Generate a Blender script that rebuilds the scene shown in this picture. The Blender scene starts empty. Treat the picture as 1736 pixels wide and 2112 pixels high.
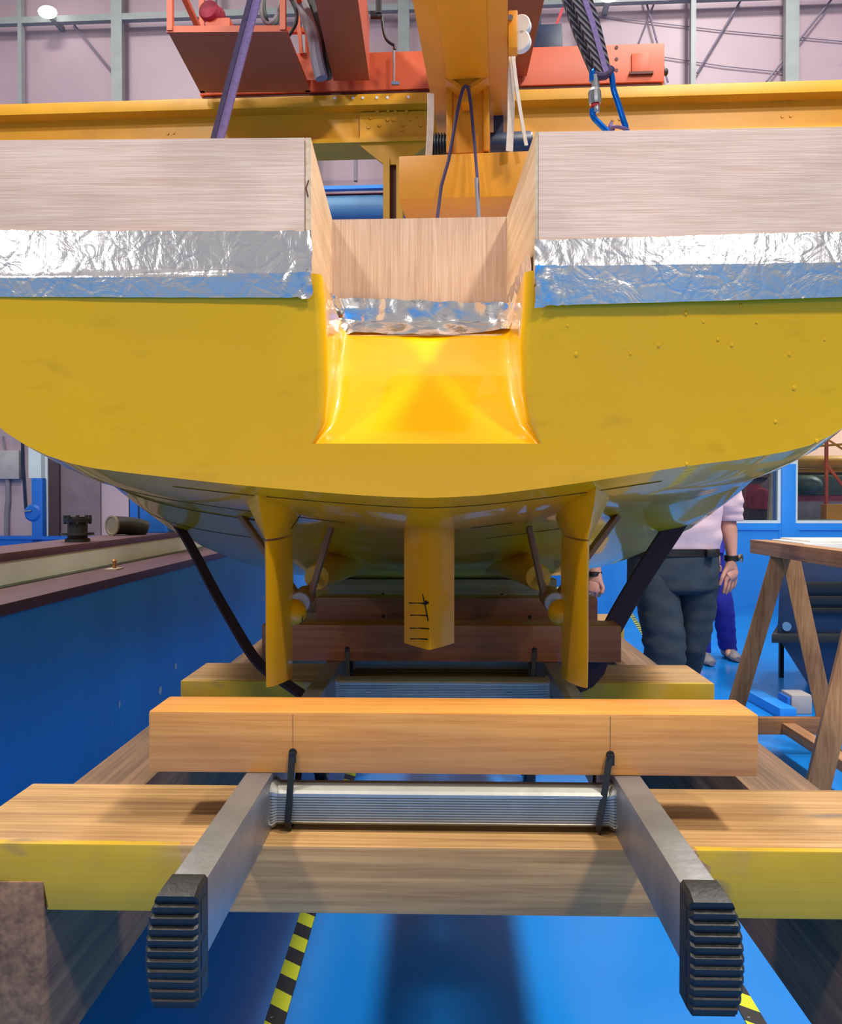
import bpy, bmesh, math, random
from mathutils import Vector, Matrix, noise as mnoise
from mathutils.geometry import tessellate_polygon
random.seed(7)
SC = bpy.context.scene
COL = SC.collection

# ------------------------------------------------------------------ camera
F, CX, CY, H = 1750.0, 868.0, 1056.0, 1.30
cam_d = bpy.data.cameras.new('camera')
cam = bpy.data.objects.new('camera', cam_d)
COL.objects.link(cam)
cam.location = (0, 0, H)
cam.rotation_euler = (math.pi / 2 - math.atan(26 / F), 0, math.atan(17 / F))
cam_d.lens = F * 36.0 / 2112.0
cam_d.sensor_width = 36.0
cam_d.clip_start = 0.02
cam_d.dof.use_dof = False
SC.camera = cam
RC = cam.rotation_euler.to_matrix()
C = Vector((0, 0, H))

# ------------------------------------------------------------------ world, lights, exposure
SC.view_settings.view_transform = 'Standard'
SC.view_settings.look = 'None'
SC.view_settings.gamma = 1.0
SC.view_settings.use_curve_mapping = False
SC.view_settings.exposure = 0.06
world = bpy.data.worlds.new('hall_light')
SC.world = world
world.use_nodes = True
world.node_tree.nodes['Background'].inputs[0].default_value = (0.84, 0.81, 0.80, 1)
world.node_tree.nodes['Background'].inputs[1].default_value = 0.42

def area(x, y, z, power, size, col=(1.0, 0.965, 0.92), tilt=(0, 0)):
    l = bpy.data.lights.new('hall_and_fill_light', 'AREA')
    l.shape = 'DISK'
    l.size = size
    l.energy = power
    l.color = col
    o = bpy.data.objects.new('hall_and_fill_light', l)
    o.location = (x, y, z)
    o.rotation_euler = (tilt[0], tilt[1], 0)
    COL.objects.link(o)
for lx in (-4.2, 3.6):
    for ly, pw in ((-3.8, 430), (0.1, 520), (4.2, 290), (8.0, 180)):
        area(lx, ly, 8.6, pw * (0.85 if lx < 0 else 1.18), 0.9, (1.0, 0.93, 0.84) if ly < 1 else (1.0, 0.965, 0.92))
for lx, ly in ((-4.4, -6.6), (2.9, -6.6)):          # wall lamps behind the viewer, seen again as glints in the foil
    area(lx, ly, 3.95, 34, 0.4, tilt=(math.pi / 2, 0))

# ------------------------------------------------------------------ frames: three directions in the hall
ANG = {'H': 0.0, 'L': math.atan(27 / F), 'B': math.atan(90 / F), 'Y': math.atan(160 / F)}
def fm(fr): return Matrix.Rotation(-ANG[fr], 3, 'Z')
def ray(px, py): return RC @ Vector(((px - CX) / F, (CY - py) / F, -1.0))
def pt(px, py, Y, fr='H'):
    d = fm(fr).transposed() @ ray(px, py)
    return C + d * (Y / d.y)
def onz(px, py, z, fr='H'):
    d = fm(fr).transposed() @ ray(px, py)
    return C + d * ((z - H) / d.z)

# ------------------------------------------------------------------ objects
INFO = {}
def tag(o, label, cat, group=None, kind=None):
    if label: o['label'] = label
    if cat: o['category'] = cat
    if group: o['group'] = group
    if kind: o['kind'] = kind
    return o
def thing(name, label, cat, origin, fr='H', group=None):
    o = bpy.data.objects.new(name, None)
    o.empty_display_size = 0.05
    COL.objects.link(o)
    org = Vector(origin)
    o.location = fm(fr) @ org
    o.rotation_euler = (0, 0, -ANG[fr])
    INFO[o.name] = (org, fr)
    return tag(o, label, cat, group)

class MB:
    def __init__(self): self.bm = bmesh.new()
    def _faces(self, pts, faces, mi=0):
        vs = [self.bm.verts.new(p) for p in pts]
        out = []
        for f in faces:
            try:
                fc = self.bm.faces.new([vs[i] for i in f]); fc.material_index = mi; out.append(fc)
            except ValueError: pass
        return vs, out
    def hexa(self, p, bev=0.0, mi=0):          # 8 points: bottom loop of 4, top loop of 4
        vs, fs = self._faces(p, [(3, 2, 1, 0), (4, 5, 6, 7), (0, 1, 5, 4), (1, 2, 6, 5), (2, 3, 7, 6), (3, 0, 4, 7)], mi)
        if bev:
            es = list({e for f in fs for e in f.edges})
            r = bmesh.ops.bevel(self.bm, geom=es, offset=bev, segments=2, affect='EDGES', profile=0.6)
            for f in r['faces']: f.material_index = mi
        return self
    def box(self, lo, hi, bev=0.0, mi=0):
        x0, y0, z0 = lo; x1, y1, z1 = hi
        return self.hexa([(x0, y0, z0), (x1, y0, z0), (x1, y1, z0), (x0, y1, z0), (x0, y0, z1), (x1, y0, z1), (x1, y1, z1), (x0, y1, z1)], bev, mi)
    def bar(self, a, b, w, d, side=None, bev=0.0, mi=0):   # rectangular bar from a to b
        a, b = Vector(a), Vector(b)
        t = (b - a).normalized()
        s = Vector(side) if side is not None else (Vector((0, 1, 0)) if abs(t.y) < 0.9 else Vector((1, 0, 0)))
        u = (s - t * s.dot(t)).normalized(); v = t.cross(u)
        q = [(-1, -1), (1, -1), (1, 1), (-1, 1)]
        P = [a + u * (i * w / 2) + v * (j * d / 2) for i, j in q] + [b + u * (i * w / 2) + v * (j * d / 2) for i, j in q]
        return self.hexa(P, bev, mi)
    def prism(self, poly, ext, bev=0.0, mi=0):  # closed polygon (3-D points) pushed along a vector
        n = len(poly); e = Vector(ext)
        P = [Vector(p) for p in poly] + [Vector(p) + e for p in poly]
        F_ = [tuple(range(n - 1, -1, -1)), tuple(range(n, 2 * n))] + [(i, (i + 1) % n, n + (i + 1) % n, n + i) for i in range(n)]
        vs, fs = self._faces(P, F_, mi)
        if bev:
            es = list({ed for f in fs for ed in f.edges})
            bmesh.ops.bevel(self.bm, geom=es, offset=bev, segments=2, affect='EDGES', profile=0.6)
        return self
    def loft(self, loops, closed=True, caps=True, mi=0):
        rows = [[self.bm.verts.new(p) for p in lp] for lp in loops]
        n = len(rows[0])
        for a, b in zip(rows, rows[1:]):
            for i in range(n if closed else n - 1):
                j = (i + 1) % n
                try: self.bm.faces.new([a[i], a[j], b[j], b[i]]).material_index = mi
                except ValueError: pass
        if caps and closed:
            for r, rev in ((rows[0], True), (rows[-1], False)):
                try: self.bm.faces.new(list(reversed(r)) if rev else r).material_index = mi
                except ValueError: pass
        return self
    def sweep(self, path, sect, up=(0, 0, 1), closed=False, mi=0):  # sect: list of (u,v) or a function of i
        path = [Vector(p) for p in path]; n = len(path); loops = []
        prev = None
        for i, p in enumerate(path):
            a = path[(i - 1) % n] if closed or i > 0 else p
            b = path[(i + 1) % n] if closed or i < n - 1 else p
            t = (b - a).normalized()
            if prev is None:
                u = Vector(up); u = u - t * u.dot(t)
                if u.length < 1e-4: u = Vector((1, 0, 0)) - t * t.x
                u.normalize()
            else:
                u = prev - t * prev.dot(t); u.normalize()
            prev = u; v = t.cross(u)
            s = sect(i / max(1, n - 1)) if callable(sect) else sect
            loops.append([p + u * q[0] + v * q[1] for q in s])
        if closed:
            loops.append(loops[0])
            return self.loft(loops, caps=False, mi=mi)
        return self.loft(loops, mi=mi)
    def tube(self, path, r, seg=10, closed=False, up=(0, 0, 1), mi=0):
        def sect(s):
            rr = r(s) if callable(r) else r
            return [(rr * math.cos(2 * math.pi * k / seg), rr * math.sin(2 * math.pi * k / seg)) for k in range(seg)]
        return self.sweep(path, sect, up=up, closed=closed, mi=mi)
    def lathe(self, prof, org, axis=(0, 0, 1), seg=24, mi=0):       # prof: (radius, distance along axis)
        o = Vector(org); t = Vector(axis).normalized()
        u = t.orthogonal().normalized(); v = t.cross(u)
        loops = [[o + t * h + (u * math.cos(2 * math.pi * k / seg) + v * math.sin(2 * math.pi * k / seg)) * max(r, 1e-4) for k in range(seg)] for r, h in prof]
        return self.loft(loops, mi=mi)
    def ball(self, c, rx, ry, rz, seg=16, rings=10, mi=0):
        loops = []
        for i in range(rings + 1):
            a = math.pi * i / rings
            s = max(math.sin(a), 1e-3)
            loops.append([Vector(c) + Vector((rx * s * math.cos(2 * math.pi * k / seg), ry * s * math.sin(2 * math.pi * k / seg), -rz * math.cos(a))) for k in range(seg)])
        return self.loft(loops, mi=mi)
    def grid(self, fn, nu, nv, mi=0):
        rows = [[fn(u / nu, v / nv) for u in range(nu + 1)] for v in range(nv + 1)]
        return self.loft(rows, closed=False, caps=False, mi=mi)
    def ngon(self, pts, mi=0):
        vs = [self.bm.verts.new(p) for p in pts]
        e = [max(c) - min(c) for c in zip(*[tuple(p) for p in pts])]; dr = e.index(min(e))   # flatten along the thinnest axis
        flat2 = [Vector([c for k, c in enumerate(p) if k != dr] + [0.0]) for p in pts]
        for t in tessellate_polygon([flat2]):
            try: self.bm.faces.new([vs[i] for i in t]).material_index = mi
            except ValueError: pass
        return self
    def build(self, name, mat, parent=None, origin=None, fr='H', ang=35, label=None, recalc=True, merge=0.0, solid=0.0):
        if merge: bmesh.ops.remove_doubles(self.bm, verts=self.bm.verts, dist=merge)
        if recalc: bmesh.ops.recalc_face_normals(self.bm, faces=self.bm.faces)
        if parent is not None: org, fr = INFO[parent.name]
        else: org = Vector(origin if origin is not None else (0, 0, 0))
        bmesh.ops.translate(self.bm, verts=self.bm.verts, vec=-org)
        me = bpy.data.meshes.new(name)
        self.bm.to_mesh(me); self.bm.free()
        for m in (mat if isinstance(mat, (list, tuple)) else [mat]): me.materials.append(m)
        for p in me.polygons: p.use_smooth = True
        me.set_sharp_from_angle(angle=math.radians(ang))
        o = bpy.data.objects.new(name, me)
        COL.objects.link(o)
        if parent is not None: o.parent = parent
        else:
            o.location = fm(fr) @ org
            o.rotation_euler = (0, 0, -ANG[fr])
        if solid:
            m = o.modifiers.new('thickness', 'SOLIDIFY'); m.thickness = solid; m.offset = -1
        INFO[o.name] = (org, fr)
        if label: o['label'] = label
        return o
def copy_tree(o, parent=None):
    c = o.copy(); COL.objects.link(c); c.parent = parent
    INFO[c.name] = INFO[o.name]
    for ch in list(o.children): copy_tree(ch, c)
    return c

# ------------------------------------------------------------------ materials
def lin(c):
    r = []
    for v in c:
        v = v / 255.0
        r.append(v / 12.92 if v <= 0.04045 else ((v + 0.055) / 1.055) ** 2.4)
    return (r[0], r[1], r[2], 1.0)
class NT:
    def __init__(self, name):
        self.m = bpy.data.materials.new(name); self.m.use_nodes = True
        self.t = self.m.node_tree; self.b = self.t.nodes['Principled BSDF']
    def n(self, typ, **kw):
        x = self.t.nodes.new(typ)
        for k, v in kw.items(): setattr(x, k, v)
        return x
    def l(self, a, b): self.t.links.new(a, b)
    def coord(self, scale=(1, 1, 1), rnd=True):
        tc = self.n('ShaderNodeTexCoord'); mp = self.n('ShaderNodeMapping')
        mp.inputs['Scale'].default_value = scale
        if rnd:
            oi = self.n('ShaderNodeObjectInfo'); ad = self.n('ShaderNodeVectorMath', operation='ADD'); mu = self.n('ShaderNodeMath', operation='MULTIPLY')
            mu.inputs[1].default_value = 13.0
            self.l(oi.outputs['Random'], mu.inputs[0]); self.l(tc.outputs['Object'], ad.inputs[0]); self.l(mu.outputs[0], ad.inputs[1])
            self.l(ad.outputs[0], mp.inputs['Vector'])
        else: self.l(tc.outputs['Object'], mp.inputs['Vector'])
        return mp.outputs[0]
    def noise(self, vec, scale, detail=4, rough=0.55, dist=0.0):
        x = self.n('ShaderNodeTexNoise'); x.inputs['Scale'].default_value = scale; x.inputs['Detail'].default_value = detail
        x.inputs['Roughness'].default_value = rough; x.inputs['Distortion'].default_value = dist
        self.l(vec, x.inputs['Vector']); return x.outputs['Fac']
    def ramp(self, fac, stops):
        x = self.n('ShaderNodeValToRGB'); e = x.color_ramp.elements
        while len(e) < len(stops): e.new(0.5)
        for el, (p, c) in zip(e, stops): el.position = p; el.color = c
        self.l(fac, x.inputs[0]); return x.outputs[0]
    def math(self, op, a, b=None, clamp=False):
        x = self.n('ShaderNodeMath', operation=op); x.use_clamp = clamp
        for i, v in enumerate((a, b)):
            if v is None: continue
            if isinstance(v, (int, float)): x.inputs[i].default_value = v
            else: self.l(v, x.inputs[i])
        return x.outputs[0]
    def mix(self, fac, a, b, blend='MIX'):
        x = self.n('ShaderNodeMix', data_type='RGBA', blend_type=blend)
        for s, v in ((x.inputs[0], fac), (x.inputs[6], a), (x.inputs[7], b)):
            if isinstance(v, (int, float, tuple)): s.default_value = v
            else: self.l(v, s)
        return x.outputs[2]
    def bump(self, h, strength, dist=0.01):
        x = self.n('ShaderNodeBump'); x.inputs['Strength'].default_value = strength; x.inputs['Distance'].default_value = dist
        self.l(h, x.inputs['Height']); self.l(x.outputs[0], self.b.inputs['Normal'])
    def set(self, **kw):
        for k, v in kw.items(): self.b.inputs[k.replace('_', ' ')].default_value = v
        return self
def plain(name, rgb, rough=0.5, metal=0.0, var=0.12, vs=6.0, bump=0.0, bs=60.0, coat=0.0, spec=0.5):
    k = NT(name); v = k.coord()
    c = lin(rgb); d = tuple(x * (1 - var) for x in c[:3]) + (1,); e = tuple(min(1, x * (1 + var)) for x in c[:3]) + (1,)
    k.l(k.ramp(k.noise(v, vs), [(0.3, d), (0.7, e)]), k.b.inputs['Base Color'])
    k.set(Roughness=rough, Metallic=metal, Coat_Weight=coat, Coat_Roughness=0.06)
    k.b.inputs['Specular IOR Level'].default_value = spec
    if bump: k.bump(k.noise(v, bs, 5), bump, 0.004)
    return k.m
def wood(name, lt, dk, axis=0, fine=90.0, rough=0.55, rings=0.0, streak=0.5, extra=None):
    k = NT(name)
    s = [fine, fine, fine]; s[axis] = fine * 0.03
    v = k.coord(tuple(s)); v1 = k.coord((1, 1, 1))
    s2 = [fine * 0.3] * 3; s2[axis] = fine * 0.008
    v2 = k.coord(tuple(s2))
    n1 = k.noise(v, 1.0, 5, 0.6); n2 = k.noise(v2, 1.0, 4, 0.55, 0.6); n3 = k.noise(v1, 5.0, 3)
    f = k.math('ADD', k.math('MULTIPLY', n1, streak), k.math('MULTIPLY', n2, 1 - streak))
    if rings:
        w = k.n('ShaderNodeTexWave'); w.bands_direction = 'Z' if axis != 2 else 'X'; w.inputs['Scale'].default_value = rings
        w.inputs['Distortion'].default_value = 6.0; w.inputs['Detail'].default_value = 3; w.inputs['Detail Scale'].default_value = 0.35
        s3 = [1.0, 1.0, 1.0]; s3[axis] = 0.12
        k.l(k.coord(tuple(s3)), w.inputs['Vector'])
        f = k.math('ADD', k.math('MULTIPLY', f, 0.82), k.math('MULTIPLY', w.outputs['Fac'], 0.18))
    col = k.ramp(f, [(0.36, lin(dk)), (0.62, lin(lt))])
    col = k.mix(0.45, col, k.ramp(n3, [(0.3, (0.62, 0.62, 0.62, 1)), (0.7, (1.25, 1.22, 1.2, 1))]), 'MULTIPLY')
    if extra: col = extra(k, col)
    k.l(col, k.b.inputs['Base Color'])
    k.set(Roughness=rough)
    k.bump(f, 0.25, 0.0015)
    return k.m
M = {}
def hull_paint():
    k = NT('yellow_hull_paint'); v = k.coord((1, 1, 1), False)
    base = k.ramp(k.noise(v, 3.0, 3), [(0.3, lin((238, 176, 4))), (0.7, lin((244, 184, 5)))])
    dirt = k.ramp(k.noise(k.coord((3, 3, 9), False), 3.0, 5, 0.65), [(0.58, (0, 0, 0, 1)), (0.70, (0.22, 0.22, 0.22, 1))])
    base = k.mix(dirt, base, lin((168, 118, 10)))
    col = base
    k.l(col, k.b.inputs['Base Color'])
    k.set(Roughness=0.32, Coat_Weight=0.7, Coat_Roughness=0.05, Coat_IOR=1.45)
    k.b.inputs['Specular IOR Level'].default_value = 0.2
    k.bump(k.noise(v, 9.0, 2), 0.06, 0.01)
    return k.m
M['hull'] = hull_paint()
M['fin'] = plain('yellow_fin_paint', (242, 176, 8), 0.38, var=0.05, coat=0.25)
def foil():
    k = NT('aluminium_foil_tape'); v = k.coord((1, 1, 1))
    n1 = k.noise(v, 26.0, 4, 0.55, 1.2); n2 = k.noise(k.coord((120, 120, 14)), 1.0, 3, 0.5)
    vo = k.n('ShaderNodeTexVoronoi', feature='DISTANCE_TO_EDGE'); vo.inputs['Scale'].default_value = 34.0; k.l(v, vo.inputs['Vector'])
    h = k.math('ADD', k.math('MULTIPLY', n1, 1.0), k.math('ADD', k.math('MULTIPLY', n2, 0.16), k.math('MULTIPLY', k.math('MINIMUM', vo.outputs['Distance'], 0.12), 0.9)))
    k.b.inputs['Base Color'].default_value = (0.9, 0.9, 0.91, 1)
    k.set(Metallic=1.0, Roughness=0.17)
    k.bump(h, 0.16, 0.008)
    return k.m
M['foil'] = foil()
M['ply'] = wood('pale_plywood_face', (238, 206, 180), (220, 180, 152), 0, 420, 0.5, streak=0.75)
M['plyv'] = wood('pale_plywood_upright', (220, 192, 166), (192, 158, 130), 2, 320, 0.5, streak=0.7)
M['plyedge'] = wood('plywood_edge', (222, 208, 182), (188, 168, 138), 2, 60, 0.6)
M['plyside'] = wood('plywood_side_face', (226, 200, 165), (200, 165, 122), 1, 150, 0.5)
def knotty(k, col):
    v = k.coord((1.0, 1, 2.2)); x = k.noise(v, 4.2, 1, 0.3)
    return k.mix(k.ramp(x, [(0.70, (0, 0, 0, 1)), (0.76, (0.7, 0.7, 0.7, 1))]), col, lin((122, 76, 30)))
M['beam'] = wood('varnished_pine', (212, 150, 76), (188, 120, 52), 0, 260, 0.34, streak=0.55, extra=knotty)
M['beamred'] = wood('varnished_red_pine', (168, 98, 48), (138, 72, 32), 0, 240, 0.36, streak=0.5)
M['beampale'] = wood('pale_pine', (186, 150, 96), (156, 118, 66), 0, 240, 0.4)
def painted(k, col):
    tc = k.n('ShaderNodeTexCoord'); sx = k.n('ShaderNodeSeparateXYZ'); k.l(tc.outputs['Object'], sx.inputs[0])
    nz = k.noise(k.coord((7, 7, 22), False), 1.0, 3)
    off = k.math('MULTIPLY', k.math('SUBTRACT', nz, 0.5), 0.14)
    xx = k.math('ABSOLUTE', k.math('ADD', sx.outputs[0], 0.01))
    side = k.math('GREATER_THAN', k.math('ADD', xx, off), 0.25)
    front = k.math('LESS_THAN', k.math('ADD', sx.outputs[1], k.math('MULTIPLY', off, 0.03)), 0.0085)
    worn = k.ramp(k.noise(k.coord((5, 5, 5), False), 1.6, 5, 0.65), [(0.28, (0.25, 0.25, 0.25, 1)), (0.5, (0.96, 0.96, 0.96, 1))])
    f = k.math('MULTIPLY', k.math('MULTIPLY', side, front), worn)
    gr = k.ramp(k.noise(k.coord((3, 3, 3), False), 2.0, 3), [(0.35, lin((172, 138, 4))), (0.65, lin((186, 152, 8)))])
    col = k.mix(f, col, gr)
    st = k.ramp(k.noise(k.coord((6, 14, 14), False), 1.0, 3), [(0.66, (0, 0, 0, 1)), (0.74, (0.75, 0.75, 0.75, 1))])
    return k.mix(st, col, lin((88, 80, 74)))
M['timber'] = wood('weathered_sleeper', (182, 144, 92), (130, 94, 54), 0, 170, 0.6, streak=0.5, extra=painted)
M['rail_wood'] = wood('dark_weathered_timber', (130, 98, 70), (84, 58, 40), 1, 150, 0.65)
M['trestle'] = wood('rough_sawn_pine', (186, 140, 92), (140, 96, 58), 2, 120, 0.6)
M['trestlex'] = wood('rough_sawn_pine_rail', (178, 134, 92), (130, 90, 58), 1, 120, 0.6)
M['alu'] = plain('dull_aluminium', (152, 152, 156), 0.42, 0.85, 0.18, 14, 0.12, 120)
M['alubright'] = plain('bright_aluminium', (172, 171, 164), 0.45, 0.75, 0.08, 30, 0.05, 200)
M['steel'] = plain('brushed_steel', (190, 192, 195), 0.22, 1.0, 0.06, 40)
M['rubber'] = plain('black_ribbed_rubber', (15, 16, 18), 0.5, 0, 0.25, 40, 0.2, 150)
M['black'] = plain('black_plastic', (16, 17, 20), 0.42)
M['bluefloor'] = None
def floor_mat():
    k = NT('blue_epoxy_floor'); v = k.coord((1, 1, 1), False)
    col = k.ramp(k.noise(v, 1.1, 4), [(0.3, lin((14, 116, 200))), (0.7, lin((20, 126, 214)))])
    sp = k.ramp(k.noise(v, 46.0, 2), [(0.79, (0, 0, 0, 1)), (0.81, (0.5, 0.5, 0.5, 1))])
    k.l(k.mix(sp, col, lin((140, 190, 235))), k.b.inputs['Base Color'])
    k.l(k.ramp(k.noise(v, 2.0, 4), [(0.3, (0.16,) * 3 + (1,)), (0.7, (0.3,) * 3 + (1,))]), k.b.inputs['Roughness'])
    k.bump(k.noise(v, 7.0, 3), 0.05, 0.02)
    return k.m
M['floor'] = floor_mat()
def tankblue():
    k = NT('blue_tank_paint'); v = k.coord((1, 1, 1), False)
    col = k.ramp(k.noise(k.coord((0.6, 1.4, 0.35), False), 2.4, 4), [(0.3, lin((18, 136, 216))), (0.7, lin((24, 152, 232)))])
    k.l(col, k.b.inputs['Base Color']); k.set(Roughness=0.42)
    k.bump(k.noise(k.coord((1, 3, 0.6), False), 5.0, 3), 0.12, 0.02)
    return k.m
M['tank'] = tankblue()
M['bluepaint'] = plain('blue_wall_paint', (34, 138, 228), 0.45, var=0.05, vs=1.5)
M['bluepaint2'] = plain('blue_frame_paint', (24, 104, 196), 0.45, var=0.05, vs=1.5)
M['maroon'] = plain('maroon_rim_paint', (86, 58, 68), 0.42, var=0.18, vs=9, bump=0.1)
M['cream'] = plain('pale_blue_white_paint', (204, 216, 214), 0.5, var=0.08, vs=3)
def pinkwall():
    k = NT('pale_pink_wall'); v = k.coord((1, 1, 1), False)
    col = k.ramp(k.noise(v, 0.5, 4), [(0.3, lin((164, 142, 152))), (0.7, lin((184, 160, 168)))])
    sm = k.ramp(k.noise(k.coord((0.35, 1, 1.5), False), 1.0, 4, 0.6, 0.5), [(0.60, (0, 0, 0, 1)), (0.72, (0.4, 0.4, 0.4, 1))])
    k.l(k.mix(sm, col, lin((120, 92, 108))), k.b.inputs['Base Color']); k.set(Roughness=0.5)
    return k.m
M['pink'] = pinkwall()
M['greywall'] = plain('grey_wall_paint', (128, 126, 124), 0.6, var=0.25, vs=0.6)
M['railx'] = wood('brown_cross_rail', (150, 106, 68), (112, 74, 44), 0, 150, 0.6)
M['mutedblue'] = plain('muted_blue_wall_paint', (96, 136, 168), 0.6, var=0.2, vs=0.7)
M['mullion'] = plain('grey_green_steel_frame', (142, 148, 146), 0.5, var=0.08)
M['darkrod'] = plain('dark_grey_rod', (120, 110, 126), 0.5)
M['girder'] = plain('yellow_girder_paint', (214, 152, 22), 0.42, var=0.08, vs=2.5, bump=0.04)
M['beamyellow'] = plain('amber_yellow_paint', (208, 138, 18), 0.4, var=0.08, vs=5, bump=0.05)
M['orange'] = plain('orange_crane_paint', (196, 84, 44), 0.45, var=0.08, vs=3)
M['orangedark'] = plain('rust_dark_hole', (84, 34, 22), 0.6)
M['redmotor'] = plain('crimson_paint', (140, 26, 52), 0.75)
M['purple'] = plain('purple_webbing', (118, 98, 146), 0.75, var=0.15, vs=120, bump=0.3, bs=300)
M['purpledark'] = plain('dark_violet_webbing', (62, 50, 82), 0.8, var=0.2, vs=120, bump=0.3, bs=300)
M['maroonstrap'] = plain('dark_plum_strap', (46, 26, 38), 0.8, var=0.25, vs=90, bump=0.4, bs=260)
def twist():
    k = NT('black_twisted_fibre'); w = k.n('ShaderNodeTexWave'); w.wave_type = 'BANDS'; w.bands_direction = 'DIAGONAL'
    w.inputs['Scale'].default_value = 60.0; w.inputs['Distortion'].default_value = 0.6
    tc = k.n('ShaderNodeTexCoord'); k.l(tc.outputs['Object'], w.inputs['Vector'])
    k.l(k.ramp(w.outputs['Fac'], [(0.45, lin((14, 12, 18))), (0.9, lin((96, 90, 104)))]), k.b.inputs['Base Color'])
    k.set(Roughness=0.75); k.bump(w.outputs['Fac'], 0.7, 0.003)
    return k.m
M['twist'] = twist()
M['anodblue'] = plain('blue_anodised_metal', (10, 104, 206), 0.16, 0.75, 0.05, 20)
M['redring'] = plain('red_ring_paint', (170, 24, 40), 0.4)
M['offwhite'] = plain('off_white_webbing', (205, 190, 172), 0.7, var=0.1, vs=60)
M['nylon'] = plain('white_nylon', (222, 220, 212), 0.4)
M['navy'] = plain('navy_blue_paint', (24, 42, 74), 0.4, var=0.2)
M['castiron'] = plain('black_cast_iron', (28, 29, 30), 0.55, var=0.2, vs=40, bump=0.2)
M['pipein'] = plain('pale_rusty_bore', (120, 108, 88), 0.7)
M['greybox'] = plain('light_grey_enamel', (166, 160, 160), 0.5)
M['grey'] = plain('mid_grey_paint', (120, 116, 124), 0.55)
M['curtain'] = plain('taupe_panel', (120, 104, 108), 0.65, var=0.12)
M['curtaindark'] = plain('dark_brown_panel', (72, 52, 56), 0.6, var=0.15)
M['skin'] = plain('skin', (196, 142, 126), 0.55, var=0.08, vs=30)
M['shirt'] = plain('pale_pink_cotton', (224, 196, 206), 0.85, var=0.05, vs=14, bump=0.25, bs=26)
M['jeans'] = plain('dark_blue_denim', (42, 56, 70), 0.85, var=0.22, vs=9, bump=0.3, bs=34)
M['leather'] = plain('black_leather', (22, 20, 22), 0.4)
M['hair'] = plain('dark_hair', (40, 32, 28), 0.7, bump=0.5, bs=200)
M['overall'] = plain('royal_blue_cotton', (26, 34, 150), 0.85, var=0.15, vs=10, bump=0.2, bs=30)
M['bronze'] = plain('bronze_brown_paint', (150, 104, 66), 0.4, 0.3)
M['ink'] = plain('black_marker_ink', (20, 14, 8), 0.7)
M['teal'] = plain('light_blue_tank_paint', (86, 130, 170), 0.5, var=0.15, vs=3)
M['maroon2'] = plain('maroon_band_paint', (122, 30, 58), 0.5)
M['greenmach'] = plain('dark_green_machine_paint', (62, 82, 70), 0.5, var=0.35, vs=8)
M['red'] = plain('red_enamel', (176, 42, 52), 0.4)
M['machyellow'] = plain('ochre_pipe_paint', (190, 140, 40), 0.45)
M['peach'] = plain('peach_wall_paint', (238, 196, 168), 0.6, var=0.04, vs=1)
M['beige'] = plain('beige_post_paint', (170, 160, 136), 0.55)
def tape():
    k = NT('yellow_black_floor_tape'); tc = k.n('ShaderNodeTexCoord'); sx = k.n('ShaderNodeSeparateXYZ'); k.l(tc.outputs['Object'], sx.inputs[0])
    s = k.math('FRACT', k.math('MULTIPLY', k.math('ADD', sx.outputs[1], k.math('MULTIPLY', sx.outputs[0], 0.75)), 7.1))
    col = k.mix(k.math('GREATER_THAN', s, 0.5), lin((196, 204, 28)), lin((30, 32, 32)))
    wr = k.ramp(k.noise(k.coord((1, 1, 1), False), 60, 3), [(0.68, (0, 0, 0, 1)), (0.75, (0.6, 0.6, 0.6, 1))])
    k.l(k.mix(wr, col, lin((140, 150, 140))), k.b.inputs['Base Color']); k.set(Roughness=0.45)
    return k.m
M['tape'] = tape()
def lamp_mat():
    k = NT('lit_lamp'); k.b.inputs['Emission Color'].default_value = (1, 0.97, 0.93, 1); k.b.inputs['Emission Strength'].default_value = 9.0
    k.b.inputs['Base Color'].default_value = (0.9, 0.9, 0.9, 1); return k.m
M['lamp'] = lamp_mat()
def glass_mat():
    k = NT('window_glass'); tr = k.n('ShaderNodeBsdfTransparent'); gl = k.n('ShaderNodeBsdfGlossy'); gl.inputs['Roughness'].default_value = 0.02
    fr = k.n('ShaderNodeFresnel'); fr.inputs['IOR'].default_value = 1.5; mx = k.n('ShaderNodeMixShader')
    tr.inputs['Color'].default_value = (0.93, 0.96, 0.96, 1)
    k.l(fr.outputs[0], mx.inputs[0]); k.l(tr.outputs[0], mx.inputs[1]); k.l(gl.outputs[0], mx.inputs[2])
    k.l(mx.outputs[0], k.t.nodes['Material Output'].inputs['Surface']); return k.m
M['glass'] = glass_mat()

# ------------------------------------------------------------------ setting
def struct(o): o['kind'] = 'structure'; return o
struct(MB().box((-12, -9, -0.1), (12, 15.6, 0)).build('floor', M['floor'], origin=(0, 3, 0)))
struct(MB().box((-12, -7.2, 2.0), (12, -7.0, 9.5)).build('wall_front', M['greywall'], origin=(0, -7, 2.0)))
struct(MB().box((-12, -7.2, 0), (12, -7.0, 2.0)).build('trim_7', M['mutedblue'], origin=(0, -7, 0)))
DW = 10.6
def wallz(px, py, D=DW): return pt(px, py, D, 'B')
zs = 1.009                                         # sill height of the partition on the right
xl = wallz(1478, 1000).x; xr = 6.4
w = MB()
w.box((-10.5, 10.85, 0), (xl, 11.0, 11)).box((xl, 10.85, 2.9), (xr, 11.0, 11)).box((xr, 10.85, 0), (10.5, 11.0, 11))
w.box((xl, 10.85, 0), (xr, 11.0, zs))
struct(w.build('wall_back', M['pink'], origin=(0, 10.85, 0), fr='B'))
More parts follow.
